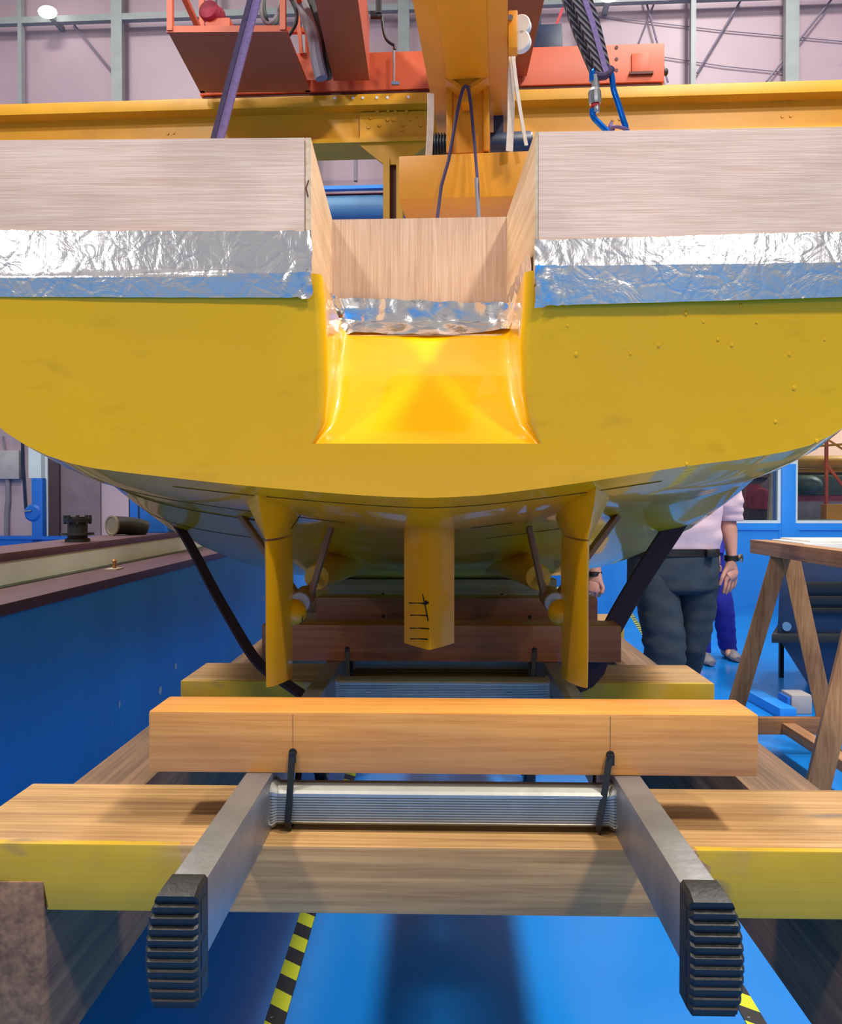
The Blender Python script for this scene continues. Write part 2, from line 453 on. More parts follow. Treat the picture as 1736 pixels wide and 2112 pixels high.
# blue partition below the windows
w = MB().box((-0.4, 10.6, 0.0), (10.4, 10.85, zs))
for px in (1180, 1395, 1626):
    x = wallz(px, 1150).x; w.box((x - 0.12, 10.588, 0.06), (x + 0.12, 10.61, zs - 0.01))
w.box((-0.4, 10.585, zs - 0.085), (10.4, 10.61, zs - 0.055)).box((-0.4, 10.585, 0.0), (10.4, 10.6, 0.05))
struct(w.build('wall_partition', M['bluepaint'], origin=(0, 10.6, 0), fr='B'))
# column and window bays
c0, c1 = wallz(1611, 1000).x, wallz(1640, 1000).x
struct(MB().box((c0, 10.58, 0), (c1, 10.9, wallz(1626, 957).z), 0.004).build('trim_1', M['bluepaint'], origin=(c0, 10.58, 0), fr='B'))
struct(MB().box((c0, 10.6, wallz(1626, 957).z), (c1, 10.9, 2.9)).build('trim_2', M['cream'], origin=(c0, 10.6, 1.7), fr='B'))
def window(n, x0, x1, z0, z1):
    fr = MB(); b = 0.035
    fr.box((x0, 10.62, z0), (x1, 10.68, z0 + b)).box((x0, 10.62, z1 - b), (x1, 10.68, z1)).box((x0, 10.62, z0 + b), (x0 + b, 10.68, z1 - b)).box((x1 - b, 10.62, z0 + b), (x1, 10.68, z1 - b))
    o = struct(fr.build('window_%d' % n, M['cream'], origin=((x0 + x1) / 2, 10.62, z0), fr='B'))
    MB().box((x0 + b, 10.645, z0 + b), (x1 - b, 10.651, z1 - b)).build('pane', M['glass'], o)
window(1, wallz(1478, 1000).x, c0, zs, 2.85)
window(2, c1, xr, zs, 2.85)
area(7.2, 12.2, 3.6, 150, 0.8)  # unseen fill light, added to brighten the room behind the windows
# the room seen through these windows
struct(MB().box((1.5, 14.6, 0), (12, 14.7, 4)).build('wall_inner', M['peach'], origin=(6, 14.6, 0), fr='B'))
# steel glazing bars over the upper wall
w = MB()
yb = 10.62
def vbar(px, wd):
    x = pt(px, 100, yb, 'B').x; w.box((x - wd / 2, yb, 2.95), (x + wd / 2, yb + 0.09, 10.8))
for px, wd in ((-155, 0.13), (40, 0.05), (240, 0.14), (440, 0.05), (634, 0.14), (832, 0.14), (1030, 0.05), (1218, 0.07), (1430, 0.06), (1634, 0.16), (1830, 0.06)): vbar(px, wd)
for py in (-330, 40, 512):
    z = pt(60, py, yb, 'B').z; w.box((-9, yb + 0.005, z - 0.04), (9, yb + 0.085, z + 0.04))
struct(w.build('trim_3', M['mullion'], origin=(0, yb, 2.95), fr='B'))
# left part of the back wall: blue skirting, blue column with a pale top
zl = wallz(20, 1106).z
struct(MB().box((-9, 10.6, 0), (-0.4, 10.85, zl)).box((-9, 10.58, zl - 0.04), (-0.4, 10.6, zl)).build('baseboard_left', M['bluepaint2'], origin=(-5, 10.6, 0), fr='B'))
def wx(px, D): return wallz(px, 1000, D).x
zc_ = wallz(70, 986, 10.6).z
struct(MB().box((wx(65, 10.6), 10.6, 0), (wx(87, 10.6), 10.7, zc_), 0.004).build('trim_4', M['bluepaint2'], origin=(wx(65, 10.6), 10.6, 0), fr='B'))
struct(MB().box((wx(59, 10.62), 10.62, zc_), (wx(85, 10.62), 10.7, 2.9)).build('trim_5', M['cream'], origin=(wx(65, 10.6), 10.62, 1.5), fr='B'))
struct(MB().box((wx(84, 10.72), 10.72, zl), (wx(98, 10.72), 10.85, 2.9)).build('trim_6', M['cream'], origin=(wx(88, 10.6), 10.72, 1.0), fr='B'))
# brown sliding panel on the wall
p = thing('sliding_panel', 'brown wall panel with a dark edge strip behind the black flanged pipe', 'panel', (wx(150, 10.7), 10.74, zl), 'B')
MB().box((wx(97, 10.74), 10.74, zl), (wx(121, 10.74), 10.85, 2.6)).build('edge_strip', M['curtaindark'], p)
MB().box((wx(121, 10.8), 10.8, zl), (wx(206, 10.8), 10.85, 2.6)).build('board', M['curtain'], p)
# wall box, conduits and handwheel
p = thing('junction_box', 'light grey wall box with a thick cable below it, left of the blue column', 'electrical box', (wx(18, 10.75), 10.75, wallz(18, 985, 10.75).z), 'B')
MB().box((wx(-25, 10.76), 10.76, wallz(0, 988, 10.76).z), (wx(39, 10.76), 10.85, wallz(0, 929, 10.76).z), 0.01).build('housing', M['greybox'], p)
MB().tube([wallz(16, 986, 10.81), wallz(17, 1030, 10.81), wallz(14, 1060, 10.81), wallz(14, 1108, 10.81)], 0.033, 10).build('cable', M['grey'], p)
MB().tube([wallz(6, 900, 10.83), wallz(11, 925, 10.83), wallz(14, 950, 10.8)], 0.012, 8).build('inlet_cable', M['grey'], p)
tag(MB().tube([wallz(46, 900, 10.81), wallz(47, 960, 10.81), wallz(50, 1000, 10.81), wallz(53, 1050, 10.81)], 0.019, 10).build('conduit', M['navy'], origin=(wallz(48, 980).x, 10.81, 1.0), fr='B'),
    'thin dark conduit on the pale wall, close left of the blue column', 'pipe')
q = wallz(66, 1058, 10.58)
p = thing('handwheel_valve', 'round blue valve on the wall at left side of the blue column', 'valve', q, 'B')
MB().lathe([(0.0, 0.0), (0.085, 0.0), (0.112, 0.02), (0.112, 0.10), (0.09, 0.12), (0, 0.12)], q + Vector((0, .0, 0)), (0, 1, 0), 28).build('wheel_body', M['bluepaint2'], p)
MB().bar(q + Vector((-0.125, -0.012, 0.02)), q + Vector((0.0, -0.012, 0.03)), 0.02, 0.014).build('lever', M['steel'], p)

# hall lamps and bracing seen high on the back wall
for px, py, lb in ((98, 25, 'glowing white lamp high on the left of the pink wall'), (1256, -9, 'glowing white lamp at the upper right above the purple sling')):
    c = pt(px, py, 10.45, 'B')
    p = thing('wall_lamp', lb, 'lamp', c, 'B')
    MB().ball(c, 0.12, 0.08, 0.07, 16, 8).build('bulb', M['lamp'], p)
    MB().box((c.x - 0.03, c.y, c.z - 0.03), (c.x + 0.03, 10.85, c.z + 0.03)).build('bracket', M['mullion'], p)
rods = [((1330, -5), (1377, 170), .03, 'short steep dark brace rod right of the purple sling'),
        ((1354, -5), (1317, 90), .02, 'thin brace rod crossing the steep dark rod'),
        ((1528, 0), (1437, 151), .03, 'dark diagonal brace rod left of the thick right-hand mullion'),
        ((1716, -3), (1580, 168), .03, 'dark diagonal brace rod at far right behind the thick mullion'),
        ((148, 45), (236, 152), .025, 'dark diagonal brace rod high on the left between the mullions')]
for a, b, wd, lb in rods:
    A, B = pt(*a, 10.81 - wd, 'B'), pt(*b, 10.81 - wd, 'B')
    tag(MB().tube([A, B], wd * 0.42, 8).build('brace_rod', M['darkrod'], origin=(A + B) / 2, fr='B'), lb, 'rod', 'brace rods on the pink wall')
for a, b, lb in [((1232, 33), (1745, 86), 'upper thin wire running across the pink wall at right'), ((1365, 117), (1625, 150), 'lower thin wire right of the orange end carriage')]:
    A, B = pt(*a, 10.82, 'B'), pt(*b, 10.82, 'B')
    tag(MB().tube([A, (A + B) / 2 + Vector((0, 0, -0.02)), B], 0.007, 6).build('wire', M['darkrod'], origin=(A + B) / 2, fr='B'), lb, 'wire', 'wires on the pink wall')

# hazard tape on the floor
def floor_tape(a, b, wd, lb):
    A, B = onz(*a, 0.0), onz(*b, 0.0)
    d = (B - A).normalized(); e = A - d * 0.5; f = A + d * 9.0
    ang = math.atan2(d.x, d.y)
    o = MB().box((-wd / 2, 0, 0.0), (wd / 2, (f - e).length, 0.002)).build('floor_tape', M['tape'], origin=(0, 0, 0))
    o.location = e; o.rotation_euler = (0, 0, -ang)
    tag(o, lb, 'tape', 'hazard tapes on the floor')
floor_tape((565, 2112), (720, 1606), 0.05, 'yellow and black hazard tape on blue floor, left of the ladder centre')
floor_tape((1560, 2112), (1525, 2052), 0.05, 'yellow and black hazard tape on blue floor below the right ladder foot')
floor_tape((1290, 1250), (1316, 1290), 0.05, 'yellow and black hazard tape on floor just left of the walking man')
# ------------------------------------------------------------------ ship hull model
hull = thing('ship_model', 'bright yellow ship model seen from its stern, with bare plywood bulwarks and foil tape', 'ship model', (0, 1.08, H), 'H')
KR, YT = 0.034 / 0.287, 1.06
def tp(px, py, off=0.0):                          # a point on the raked transom plane
    d = ray(px, py)
    t = (YT + 0.287 * KR) / (1 + KR * d.z)
    p = C + d * t
    return p + Vector((0, off, 0))
def ytr(h): return YT + (0.287 - h) * KR
OUT = [(-105, 566), (-105, 640), (-100, 700), (-88, 765), (-55, 832), (0, 884), (50, 917), (100, 941), (150, 957), (200, 967), (280, 977), (360, 986), (440, 995), (520, 1003), (620, 1012), (720, 1020), (800, 1025),
       (885, 1027), (970, 1024), (1050, 1016), (1140, 1004), (1230, 991), (1330, 975), (1430, 959), (1518, 949), (1608, 934), (1650, 926), (1690, 911), (1736, 886), (1790, 842), (1832, 785), (1858, 720), (1868, 650), (1870, 543)]
def resample(P, n):
    L = [0.0]
    for a, b in zip(P, P[1:]): L.append(L[-1] + (b - a).length)
    out = []
    for i in range(n):
        s = L[-1] * i / (n - 1); j = 0
        while j < len(P) - 2 and L[j + 1] < s: j += 1
        f = (s - L[j]) / max(1e-9, L[j + 1] - L[j]); out.append(P[j].lerp(P[j + 1], min(1, max(0, f))))
    return out
ic = 17
tr = [tp(*p) for p in OUT]
NS = 26
sec0 = resample(tr[:ic + 1], NS) + resample(tr[ic:], NS)[1:]
def lerp_tab(tab, x):
    for (a, va), (b, vb) in zip(tab, tab[1:]):
        if x <= b: return va + (vb - va) * max(0, (x - a)) / (b - a)
    return tab[-1][1]
KEEL = [(1.08, 0.0), (1.24, -0.040), (1.45, -0.072), (1.8, -0.14), (2.1, -0.19), (2.4, -0.222), (4.6, -0.222), (5.2, -0.2), (5.5, -0.1)]
BEAM = [(1.08, 0.607), (1.5, 0.62), (4.0, 0.62), (4.4, 0.57), (4.8, 0.45), (5.2, 0.25), (5.5, 0.02)]
DEAD = [(1.08, 0.0), (1.3, 0.085), (1.45, 0.12), (1.8, 0.10), (2.1, 0.05), (2.4, 0.0), (6.0, 0.0)]
POW = [(1.08, 3.3), (1.3, 4.4), (1.45, 5.5), (1.8, 8.0), (2.1, 6.5), (2.4, 5.0), (4.0, 5.0), (5.0, 2.4), (5.5, 1.6)]
SHEER = 0.287
def section(Y):
    half = []
    B = lerp_tab(BEAM, Y)
    for i in range(41):
        x = B * math.sin(math.pi / 2 * i / 40)
        half.append(Vector((x, Y, hull_h(x, Y))))
    left = [Vector((-v.x, v.y, v.z)) for v in reversed(half)]
    return resample(left, NS) + resample(half, NS)[1:]
def hull_h(x, Y):                                  # bottom height at offset x
    h0, B, p = lerp_tab(KEEL, Y), lerp_tab(BEAM, Y), lerp_tab(POW, Y)
    q = 1 - max(0.0, 1 - min(1.0, abs(x) / B) ** p) ** (1 / p); dr = lerp_tab(DEAD, Y) * abs(x)
    return H + h0 + dr + (SHEER - h0 - dr) * q
ys = [1.16, 1.24, 1.33, 1.45, 1.6, 1.8, 2.0, 2.2, 2.4, 2.7, 3.1, 3.6, 4.0, 4.3, 4.6, 4.9, 5.2, 5.4, 5.5]
secs = [sec0]
for y in ys:
    s = section(y)
    f = max(0.0, 1 - (y - 1.08) / 0.5)
    s = [a + Vector((b.x - c.x, 0, b.z - c.z)) * f * 0.8 for a, b, c in zip(s, sec0, section(1.08))]
    secs.append(s)
NP = [(643, 564), (648, 612), (653, 700), (655, 800), (650, 870), (640, 915), (1118, 915), (1106, 870), (1096, 800), (1092, 700), (1098, 640), (1103, 552)]
hb = MB()
hb.loft(secs, closed=False, caps=False)
MB().ngon([v.copy() for v in sec0] + [tp(*p) for p in reversed(NP)]).build('transom', M['hull'], hull)
def npx(side, py):
    tab = sorted((p[1], p[0]) for p in (NP[:6] if side == 0 else NP[6:]))
    return lerp_tab(tab, py)
FL = [(0.0716, 1.097), (0.085, 1.108), (0.105, 1.130), (0.135, 1.165), (0.173, 1.212), (0.225, 1.292), (0.262, 1.338), (0.281, 1.36), (0.4, 1.36)]
rows = []
for py in (915, 908, 900, 888, 872, 850, 825, 800, 775, 745, 715, 690, 668, 640, 612, 585, 558):
    L, R = tp(npx(0, max(py, 564)), max(py, 564)), tp(npx(1, max(py, 552)), max(py, 552))
    h = ((L.z + R.z) / 2) - H
    yf = max(lerp_tab(FL, h), ytr(h)); dep = max(0.0, yf - (L.y + R.y) / 2)
    r = min(0.012, dep * 0.35); r2 = min(0.02, dep * 0.3); row = []
    bxl = L.x - 0.006 * dep / 0.29; bxr = R.x + 0.008 * dep / 0.29
    for k in range(7):
        a = math.pi / 2 * k / 6; row.append(Vector((L.x + r * math.sin(a), L.y + r * (1 - math.cos(a)), L.z)))
    for s in (0.25, 0.5, 0.75): row.append(Vector((L.x + r + (bxl - L.x) * s, L.y + r + (dep - r - r2) * s, L.z)))
    for k in range(6):
        a = math.pi / 2 * k / 5; row.append(Vector((bxl + r + r2 * (1 - math.cos(a)), yf - r2 + r2 * math.sin(a), L.z)))
    x0, x1 = bxl + r + r2, bxr - r - r2
    for s in (0.1, 0.3, 0.5, 0.7, 0.9): row.append(Vector((x0 + (x1 - x0) * s, yf, L.z + (R.z - L.z) * s)))
    for k in range(6):
        a = math.pi / 2 * (1 - k / 5); row.append(Vector((bxr - r - r2 * (1 - math.cos(a)), yf - r2 + r2 * math.sin(a), R.z)))
    for s in (0.75, 0.5, 0.25): row.append(Vector((R.x - r + (bxr - R.x) * s, R.y + r + (dep - r - r2) * s, R.z)))
    for k in range(7):
        a = math.pi / 2 * (1 - k / 6); row.append(Vector((R.x - r * math.sin(a), R.y + r * (1 - math.cos(a)), R.z)))
    rows.append(row)
hb.loft(rows, closed=False, caps=False)
hb.build('hull_shell', M['hull'], hull, ang=40, merge=0.0004)

# deck and bulwarks
dk = MB()
dk.loft([[s[0] + Vector((0.012, 0, -0.03)), s[-1] + Vector((-0.012, 0, -0.03))] for s in secs if s[0].y > 1.3], closed=False, caps=False)
dk.build('deck', M['plyside'], hull, solid=0.008)
def vp(px, py, Y=YT): return pt(px, py, Y)
MB().prism([vp(-112, 290), vp(628, 284), vp(628, 572), vp(-112, 572)], (0, 0.008, 0)).build('bulwark_panel', M['ply'], hull)
MB().prism([vp(1110.5, 272), vp(1878, 259), vp(1878, 548), vp(1110.5, 556)], (0, 0.008, 0)).build('bulwark_panel', M['ply'], hull)
def side_panel(pxa, pxb, pxf, pya, pyb, name):
    a0, b0 = vp(pxa, pya), pt(pxb, pyb, 1.362); a1 = vp(pxf, pya); sh = a1.x - a0.x
    zb = H + 0.268
    low = [Vector((a0.x, a0.y, zb)), Vector((b0.x, b0.y, zb)), Vector((b0.x + sh, b0.y, zb)), Vector((a1.x, a1.y, zb))]
    up = [a0, b0, b0 + Vector((sh, 0, 0)), a1]
    MB().hexa(low + up).build(name, M['plyside'], hull, label='plywood panel along a side of the stern notch')
side_panel(641, 684.5, 629.5, 284, 450.5, 'notch_side_panel')
side_panel(1103, 1045, 1110, 272, 446, 'notch_side_panel')
MB().prism([pt(684, 453, 1.362), pt(1045.5, 447, 1.362), pt(1045.5, 676, 1.362), pt(684, 676, 1.362)], (0, 0.009, 0)).build('notch_back_panel', M['plyv'], hull, label='low plywood panel across the back of the stern notch')
for sgn in (-1, 1):                                # bulwarks along both sides
    bw = MB(); lo = []; hi = []
    for y in (1.068, 1.5, 2.0, 2.6, 3.2, 3.8, 4.2, 4.6, 5.0, 5.35):
        x = sgn * (lerp_tab(BEAM, y) - 0.006); lo.append(Vector((x, y, H + SHEER - 0.03))); hi.append(Vector((x, y, H + 0.452)))
    bw.loft([lo, hi], closed=False, caps=False)
    bw.build('side_bulwark', M['plyside'], hull, solid=0.008)
MB().tube([vp(636, 372, YT - 0.0006), vp(631, 388, YT - 0.0006), vp(635, 405, YT - 0.0006)], 0.0008, 6).build('edge_stain', M['orangedark'], hull)

# foil tape
def crumple(p, amp, fq):
    return Vector((mnoise.noise(p * fq), mnoise.noise(p * fq + Vector((7, 3, 1))) - 0.9, mnoise.noise(p * fq + Vector((1, 9, 4))))) * amp
def foil_strip(x0, x1, top, fold, bot, name, corner):
    # top/fold/bot: functions of px giving py
    tb = MB(); nu, nv = 96, 15
    VM = [k / 14 for k in range(7)] + [0.494, 0.506] + [k / 14 for k in range(8, 15)]
    def fn(u, v):
        px = x0 + (x1 - x0) * u
        v = VM[round(v * nv)]
        if v <= 0.5: p = vp(px, top(px) + (fold(px) - top(px)) * v * 2, YT - 0.0010)
        else: p = tp(px, fold(px) + (bot(px) - fold(px)) * (v - 0.5) * 2, -0.0012 - max(0.0, tp(px, fold(px)).y - YT))
        k = max(0.0, 1 - abs(px - corner) / 70.0)
        return p + crumple(p, 0.0005 + 0.004 * k * (0.4 if v < 0.5 else 1.0), 24 + 60 * k)
    tb.grid(fn, nu, nv)
    return tb.build(name, M['foil'], hull, ang=80, recalc=False)
def lx(x0, y0, x1, y1): return lambda x: y0 + (y1 - y0) * (x - x0) / (x1 - x0)
def jag(f, a): return lambda x: f(x) + a * mnoise.noise(Vector((x * 0.06, 3.3, 0)))
foil_strip(-108, 644, jag(lx(0, 475, 640, 477), 2.5), lx(0, 570, 640, 564), lx(0, 613, 640, 616), 'foil_tape', 648)
def rbot(x): return 640 - (x - 1103) * 0.25 if x < 1140 else 633 - (x - 1140) * 0.028
foil_strip(1102, 1872, jag(lx(1103, 495, 1736, 477), 2.5), lx(1103, 551, 1736, 545), rbot, 'foil_tape', 1098)
tb = MB()
def fn(u, v):
    px = 682 + (1066 - 682) * u
    t = 613 + 16 * u
    if v <= 0.6: p = pt(px, t + (667 - t) * v / 0.6, 1.3605)
    else:
        q = (v - 0.6) / 0.4; h = 0.281 - 0.024 * q + (0.003 * math.sin(u * 9)); y = lerp_tab(FL, h)
        p = Vector(((px - 885) * 1.36 / 1750, y - 0.0025, H + h + 0.0015))
    k = 1 - min(1, min(u, 1 - u) / 0.16)
    return p + crumple(p, 0.003 + 0.008 * k, 42)
tb.grid(fn, 80, 18)
tb.build('foil_tape', M['foil'], hull, ang=70, recalc=False)
for q4 in (((648, 588, 1.072), (687, 606, 1.357), (697, 692, 1.343), (657, 690, 1.075)), ((1094, 513, 1.072), (1044, 612, 1.357), (1062, 702, 1.343), (1090, 652, 1.075))):
    A4 = [pt(*k) for k in q4]; tb = MB()
    def fn(u, v):
        p = A4[0].lerp(A4[1], u).lerp(A4[3].lerp(A4[2], u), v)
        q = crumple(p, 0.003 + 0.007 * u * v, 48); q.y += 0.002
        return p + q
    tb.grid(fn, 34, 22)
    tb.build('foil_tape', M['foil'], hull, ang=70, recalc=False)
# pencilled station lines across the bottom
def sec_at(y):
    yy = [s[0].y for s in secs]; yy[0] = 1.09
    for a, b, s0_, s1_ in zip(yy, yy[1:], secs, secs[1:]):
        if a <= y <= b: f = (y - a) / (b - a); return [p.lerp(q, f) for p, q in zip(s0_, s1_)]
for y, i0, i1 in ((1.135, 14, 36), (1.30, 10, 22), (1.32, 27, 30), (1.47, 8, 19), (1.66, 9, 17), (1.50, 28, 33)):
    P = [p + Vector((0, -0.0004, -0.0004)) for p in sec_at(y)[i0:i1]]
    MB().tube(P, 0.0005, 5).build('pencil_line', M['ink'], hull)

# water drops on the right half of the transom
wd = MB()
for px, py, r in ((1358, 713, 4), (1414, 646, 5), (1450, 664, 3), (1480, 700, 4), (1509, 712, 4), (1527, 631, 5), (1628, 731, 4), (1637, 800, 5), (1599, 870, 4), (1684, 910, 5), (1188, 731, 5), (1170, 672, 3), (1700, 700, 3), (1416, 957, 4), (1560, 665, 3), (1300, 730, 3)):
    c = tp(px, py, -0.0002); r *= 0.00055
    wd.ball(c, r * 0.9, r * 0.45, r * 1.25, 10, 6)
o = wd.build('water_drops', M['hull'], hull); o['kind'] = 'stuff'

# skeg with draft marks
def skeg_sec(z, f=0.0):
    w = 0.0385
    return [Vector((0, 1.245, z)), Vector((-w * 0.5, 1.272, z)), Vector((-w, 1.305, z + f)), Vector((-w, 1.75, z + f)), Vector((-w * 0.6, 1.9, z + f)), Vector((0, 2.0, z + f)),
            Vector((w * 0.6, 1.9, z + f)), Vector((w, 1.75, z + f)), Vector((w, 1.305, z + f)), Vector((w * 0.5, 1.272, z))]
sk = MB().loft([skeg_sec(H - 0.2215), skeg_sec(H - 0.15), skeg_sec(H - 0.02)])
sk = sk.build('skeg', M['fin'], hull, ang=25)
def on_skeg(s, py):                                # s: 0 at the ridge, 1 at the left shoulder
    x, y = -0.0385 * s, 1.245 + 0.06 * s
    return Vector((x - 0.0005, y - 0.0009, H + (1030 - py) / F * y))
for py, a, b in ((1245, .1, .78), (1270, .05, .72), (1297, .0, .74), (1319, .05, .72)):
    MB().tube([on_skeg(a, py), on_skeg((a + b) / 2, py - 1), on_skeg(b, py - 1)], 0.0010, 6).build('draft_mark', M['ink'], sk)
MB().tube([on_skeg(.24, 1225), on_skeg(.12, 1255), on_skeg(.03, 1281)], 0.0010, 6).tube([on_skeg(.22, 1245), on_skeg(.02, 1243)], 0.0016, 6).ball(on_skeg(.1, 1243), .003, .0008, .0035).build('draft_mark', M['ink'], sk, label='black hand-drawn 4 beside the draft lines')

# rudders, horns, shafts, brackets
def foil_sec(x, z, ya, yb, t, n=10, tip=0.0):
    L = []
    for i in range(n + 1):
        s = i / n; L.append((ya + (yb - ya) * s, t * (math.sin(math.pi * s ** 0.62) ** 0.8) if 0 < s < 1 else 0.0004, s))
    pts = [Vector((x - w, y, z - tip * s)) for y, w, s in L] + [Vector((x + w, y, z - tip * s)) for y, w, s in reversed(L[1:-1])]
    return pts
for sg, X in ((-1, -0.2185), (1, 0.2115)):
    e = sg
    rb = MB().loft([foil_sec(X + e * 0.001, H - 0.254, 1.14, 1.36, 0.0065, tip=0.032), foil_sec(X + e * 0.001, H - 0.2, 1.139, 1.362, 0.0075, tip=0.012), foil_sec(X, H - 0.12, 1.138, 1.362, 0.0085), foil_sec(X - e * 0.0, H - 0.0565, 1.137, 1.355, 0.0095)])
    r = rb.build('rudder', M['fin'], hull, ang=40)
    cb = []
    for i in range(13):
        a = i / 12; s = math.sin(math.pi * min(1, a * 1.0)) ** 0.6
        cb.append((0.0215 * s if 0 < i < 12 else 0.0005, -0.045 + 0.075 * a))
    MB().lathe(cb, (X, 1.365, H - 0.181), (0, 1, 0), 20).build('rudder_bulb', M['fin'], r)
    if sg < 0:
        MB().tube([Vector((X + 0.0085, 1.345, H - 0.171)), Vector((X + 0.0185, 1.342, H - 0.186)), Vector((X + 0.0165, 1.342, H - 0.196)), Vector((X + 0.0140, 1.342, H - 0.197))], 0.0008, 6).build('ink_mark', M['ink'], r)
    hn = MB().loft([foil_sec(X, H - 0.0535, 1.136, 1.356, 0.0095), foil_sec(X + e * 0.003, H - 0.035, 1.130, 1.43, 0.019), foil_sec(X + e * 0.007, H - 0.002, 1.122, 1.55, 0.036), foil_sec(X + e * 0.009, H + 0.02, 1.12, 1.62, 0.04)])
    hn.build('rudder_horn', M['fin'], hull, ang=40)
    if sg < 0:
        MB().tube([Vector((X + 0.020, 1.22, H - 0.042)), Vector((X + 0.029, 1.27, H - 0.018)), Vector((X + 0.034, 1.30, H - 0.006))], 0.0007, 6).build('ink_mark', M['ink'], hull)
    # shaft, barrel, bossing
    zb, zs_ = H - 0.1745, H - 0.150
    MB().tube([(X, 1.40, zb - 0.003), (X, 1.75, zs_ + 0.006)], 0.0075, 14).build('propeller_shaft', M['steel'], hull)
    bk = MB().lathe([(0.0105, 0.0), (0.0165, 0.0), (0.018, 0.004), (0.018, 0.07), (0.014, 0.085), (0.0105, 0.085), (0.0105, 0.0)], (X, 1.43, zb), (0, 1, 0.06), 24)
    for xa, ya, up in ((-0.318 if sg < 0 else 0.316, 1.455, -0.04), (-0.168 if sg < 0 else 0.170, 1.44, -0.056)):
        top = Vector((xa, ya, H + up + 0.004)); top2 = Vector((xa, ya, hull_h(xa, ya) + 0.01))
        bt = Vector((X + (0.012 if xa > X else -0.012), 1.475, zb + 0.008))
        bk.bar(bt, top + (top - bt).normalized() * 0.012, 0.034, 0.009, (0, 1, 0), 0.002)
    bk = bk.build('shaft_bracket', M['bronze'], hull)
    MB().lathe([(0.0105, -0.001), (0.0165, -0.001), (0.0175, 0.003), (0.0175, 0.010), (0.0105, 0.010)], (X, 1.427, zb), (0, 1, 0.06), 24).build('bearing_ring', M['greybox'], bk)
    bs = []
    for i, (y, rr, dz) in enumerate(((1.645, 0.012, 0), (1.645, 0.024, 0), (1.66, 0.026, 0), (1.75, 0.030, 0.006), (1.9, 0.040, 0.016), (2.15, 0.055, 0.02))):
        dx = -e * max(0, (y - 1.66)) * 0.12
        bs.append([Vector((X + dx + rr * math.cos(2 * math.pi * k / 20), y, H - 0.152 + dz + rr * math.sin(2 * math.pi * k / 20))) for k in range(20)])
    MB().loft(bs).build('shaft_bossing', M['fin'], hull)
# ------------------------------------------------------------------ timber trolley, ladder, support beams (frame L)
def lp(x, y, dz): return (x, y, H - dz)
tro = thing('timber_trolley', 'low wooden trolley of crosswise sleepers with yellow painted ends under the ladder', 'trolley', (0, 0.848, 0), 'L')
for i, y0 in enumerate((0.848, 1.62, 2.42, 3.22)):
    poly = [lp(-.505, y0, .35), lp(.517 if i else .60, y0, .35), lp(.517 if i else .60, y0, .4185), lp(-.403, y0, .4185), lp(-.403, y0, .388), lp(-.505, y0, .388)]
    if i == 0:
        cb = MB().prism(poly, (0, 0.182, 0), 0.0025)
        c0_ = cb.build('crossbeam', M['timber'], tro, label='nearest sleeper, ends painted yellow')
    else:
        cb = MB().prism([Vector(p) - Vector((0, y0 - 0.848, 0)) for p in poly], (0, 0.182, 0), 0.0025)
        o = cb.build('crossbeam', M['timber'], tro); o.location = (0, y0 - 0.848, 0)
MB().box(lp(-.505, .846, .587), lp(-.405, 4.6, .3885), 0.003).build('side_beam', M['rail_wood'], tro)
MB().box(lp(.412, .872, .587), lp(.508, 4.6, .3895), 0.003).build('side_beam', M['rail_wood'], tro)
for sx in (-1, 1):
    x = -0.548 if sx < 0 else 0.392
    xl_ = -0.455 if sx < 0 else 0.46
    c = MB().bar((xl_, 3.86, H - .587), (x, 3.84, 0.20), 0.05, 0.05).box((x - 0.04, 3.79, 0.17), (x + 0.04, 3.89, 0.21), 0.004)
    for k in (-1, 1): c.box((x + k * 0.033 - 0.004, 3.815, 0.055), (x + k * 0.033 + 0.004, 3.865, 0.18))
    c = c.build('caster', M['grey'], tro)
    MB().lathe([(0.02, -0.025), (0.058, -0.025), (0.068, -0.016), (0.068, 0.016), (0.058, 0.025), (0.02, 0.025)], (x, 3.84, 0.068), (1, 0, 0), 28).build('wheel', M['rubber'], c)
    MB().lathe([(0.0, -0.028), (0.038, -0.028), (0.04, -0.02), (0.04, 0.02), (0.038, 0.028), (0, 0.028)], (x, 3.84, 0.068), (1, 0, 0), 20).build('hub', M['greybox'], c)
for sx, yy in ((-1, 4.5), (1, 4.5)):
    MB().box((sx * 0.46 - 0.045, yy - 0.045, 0), (sx * 0.46 + 0.045, yy + 0.045, H - 0.587)).build('leg', M['rail_wood'], tro)

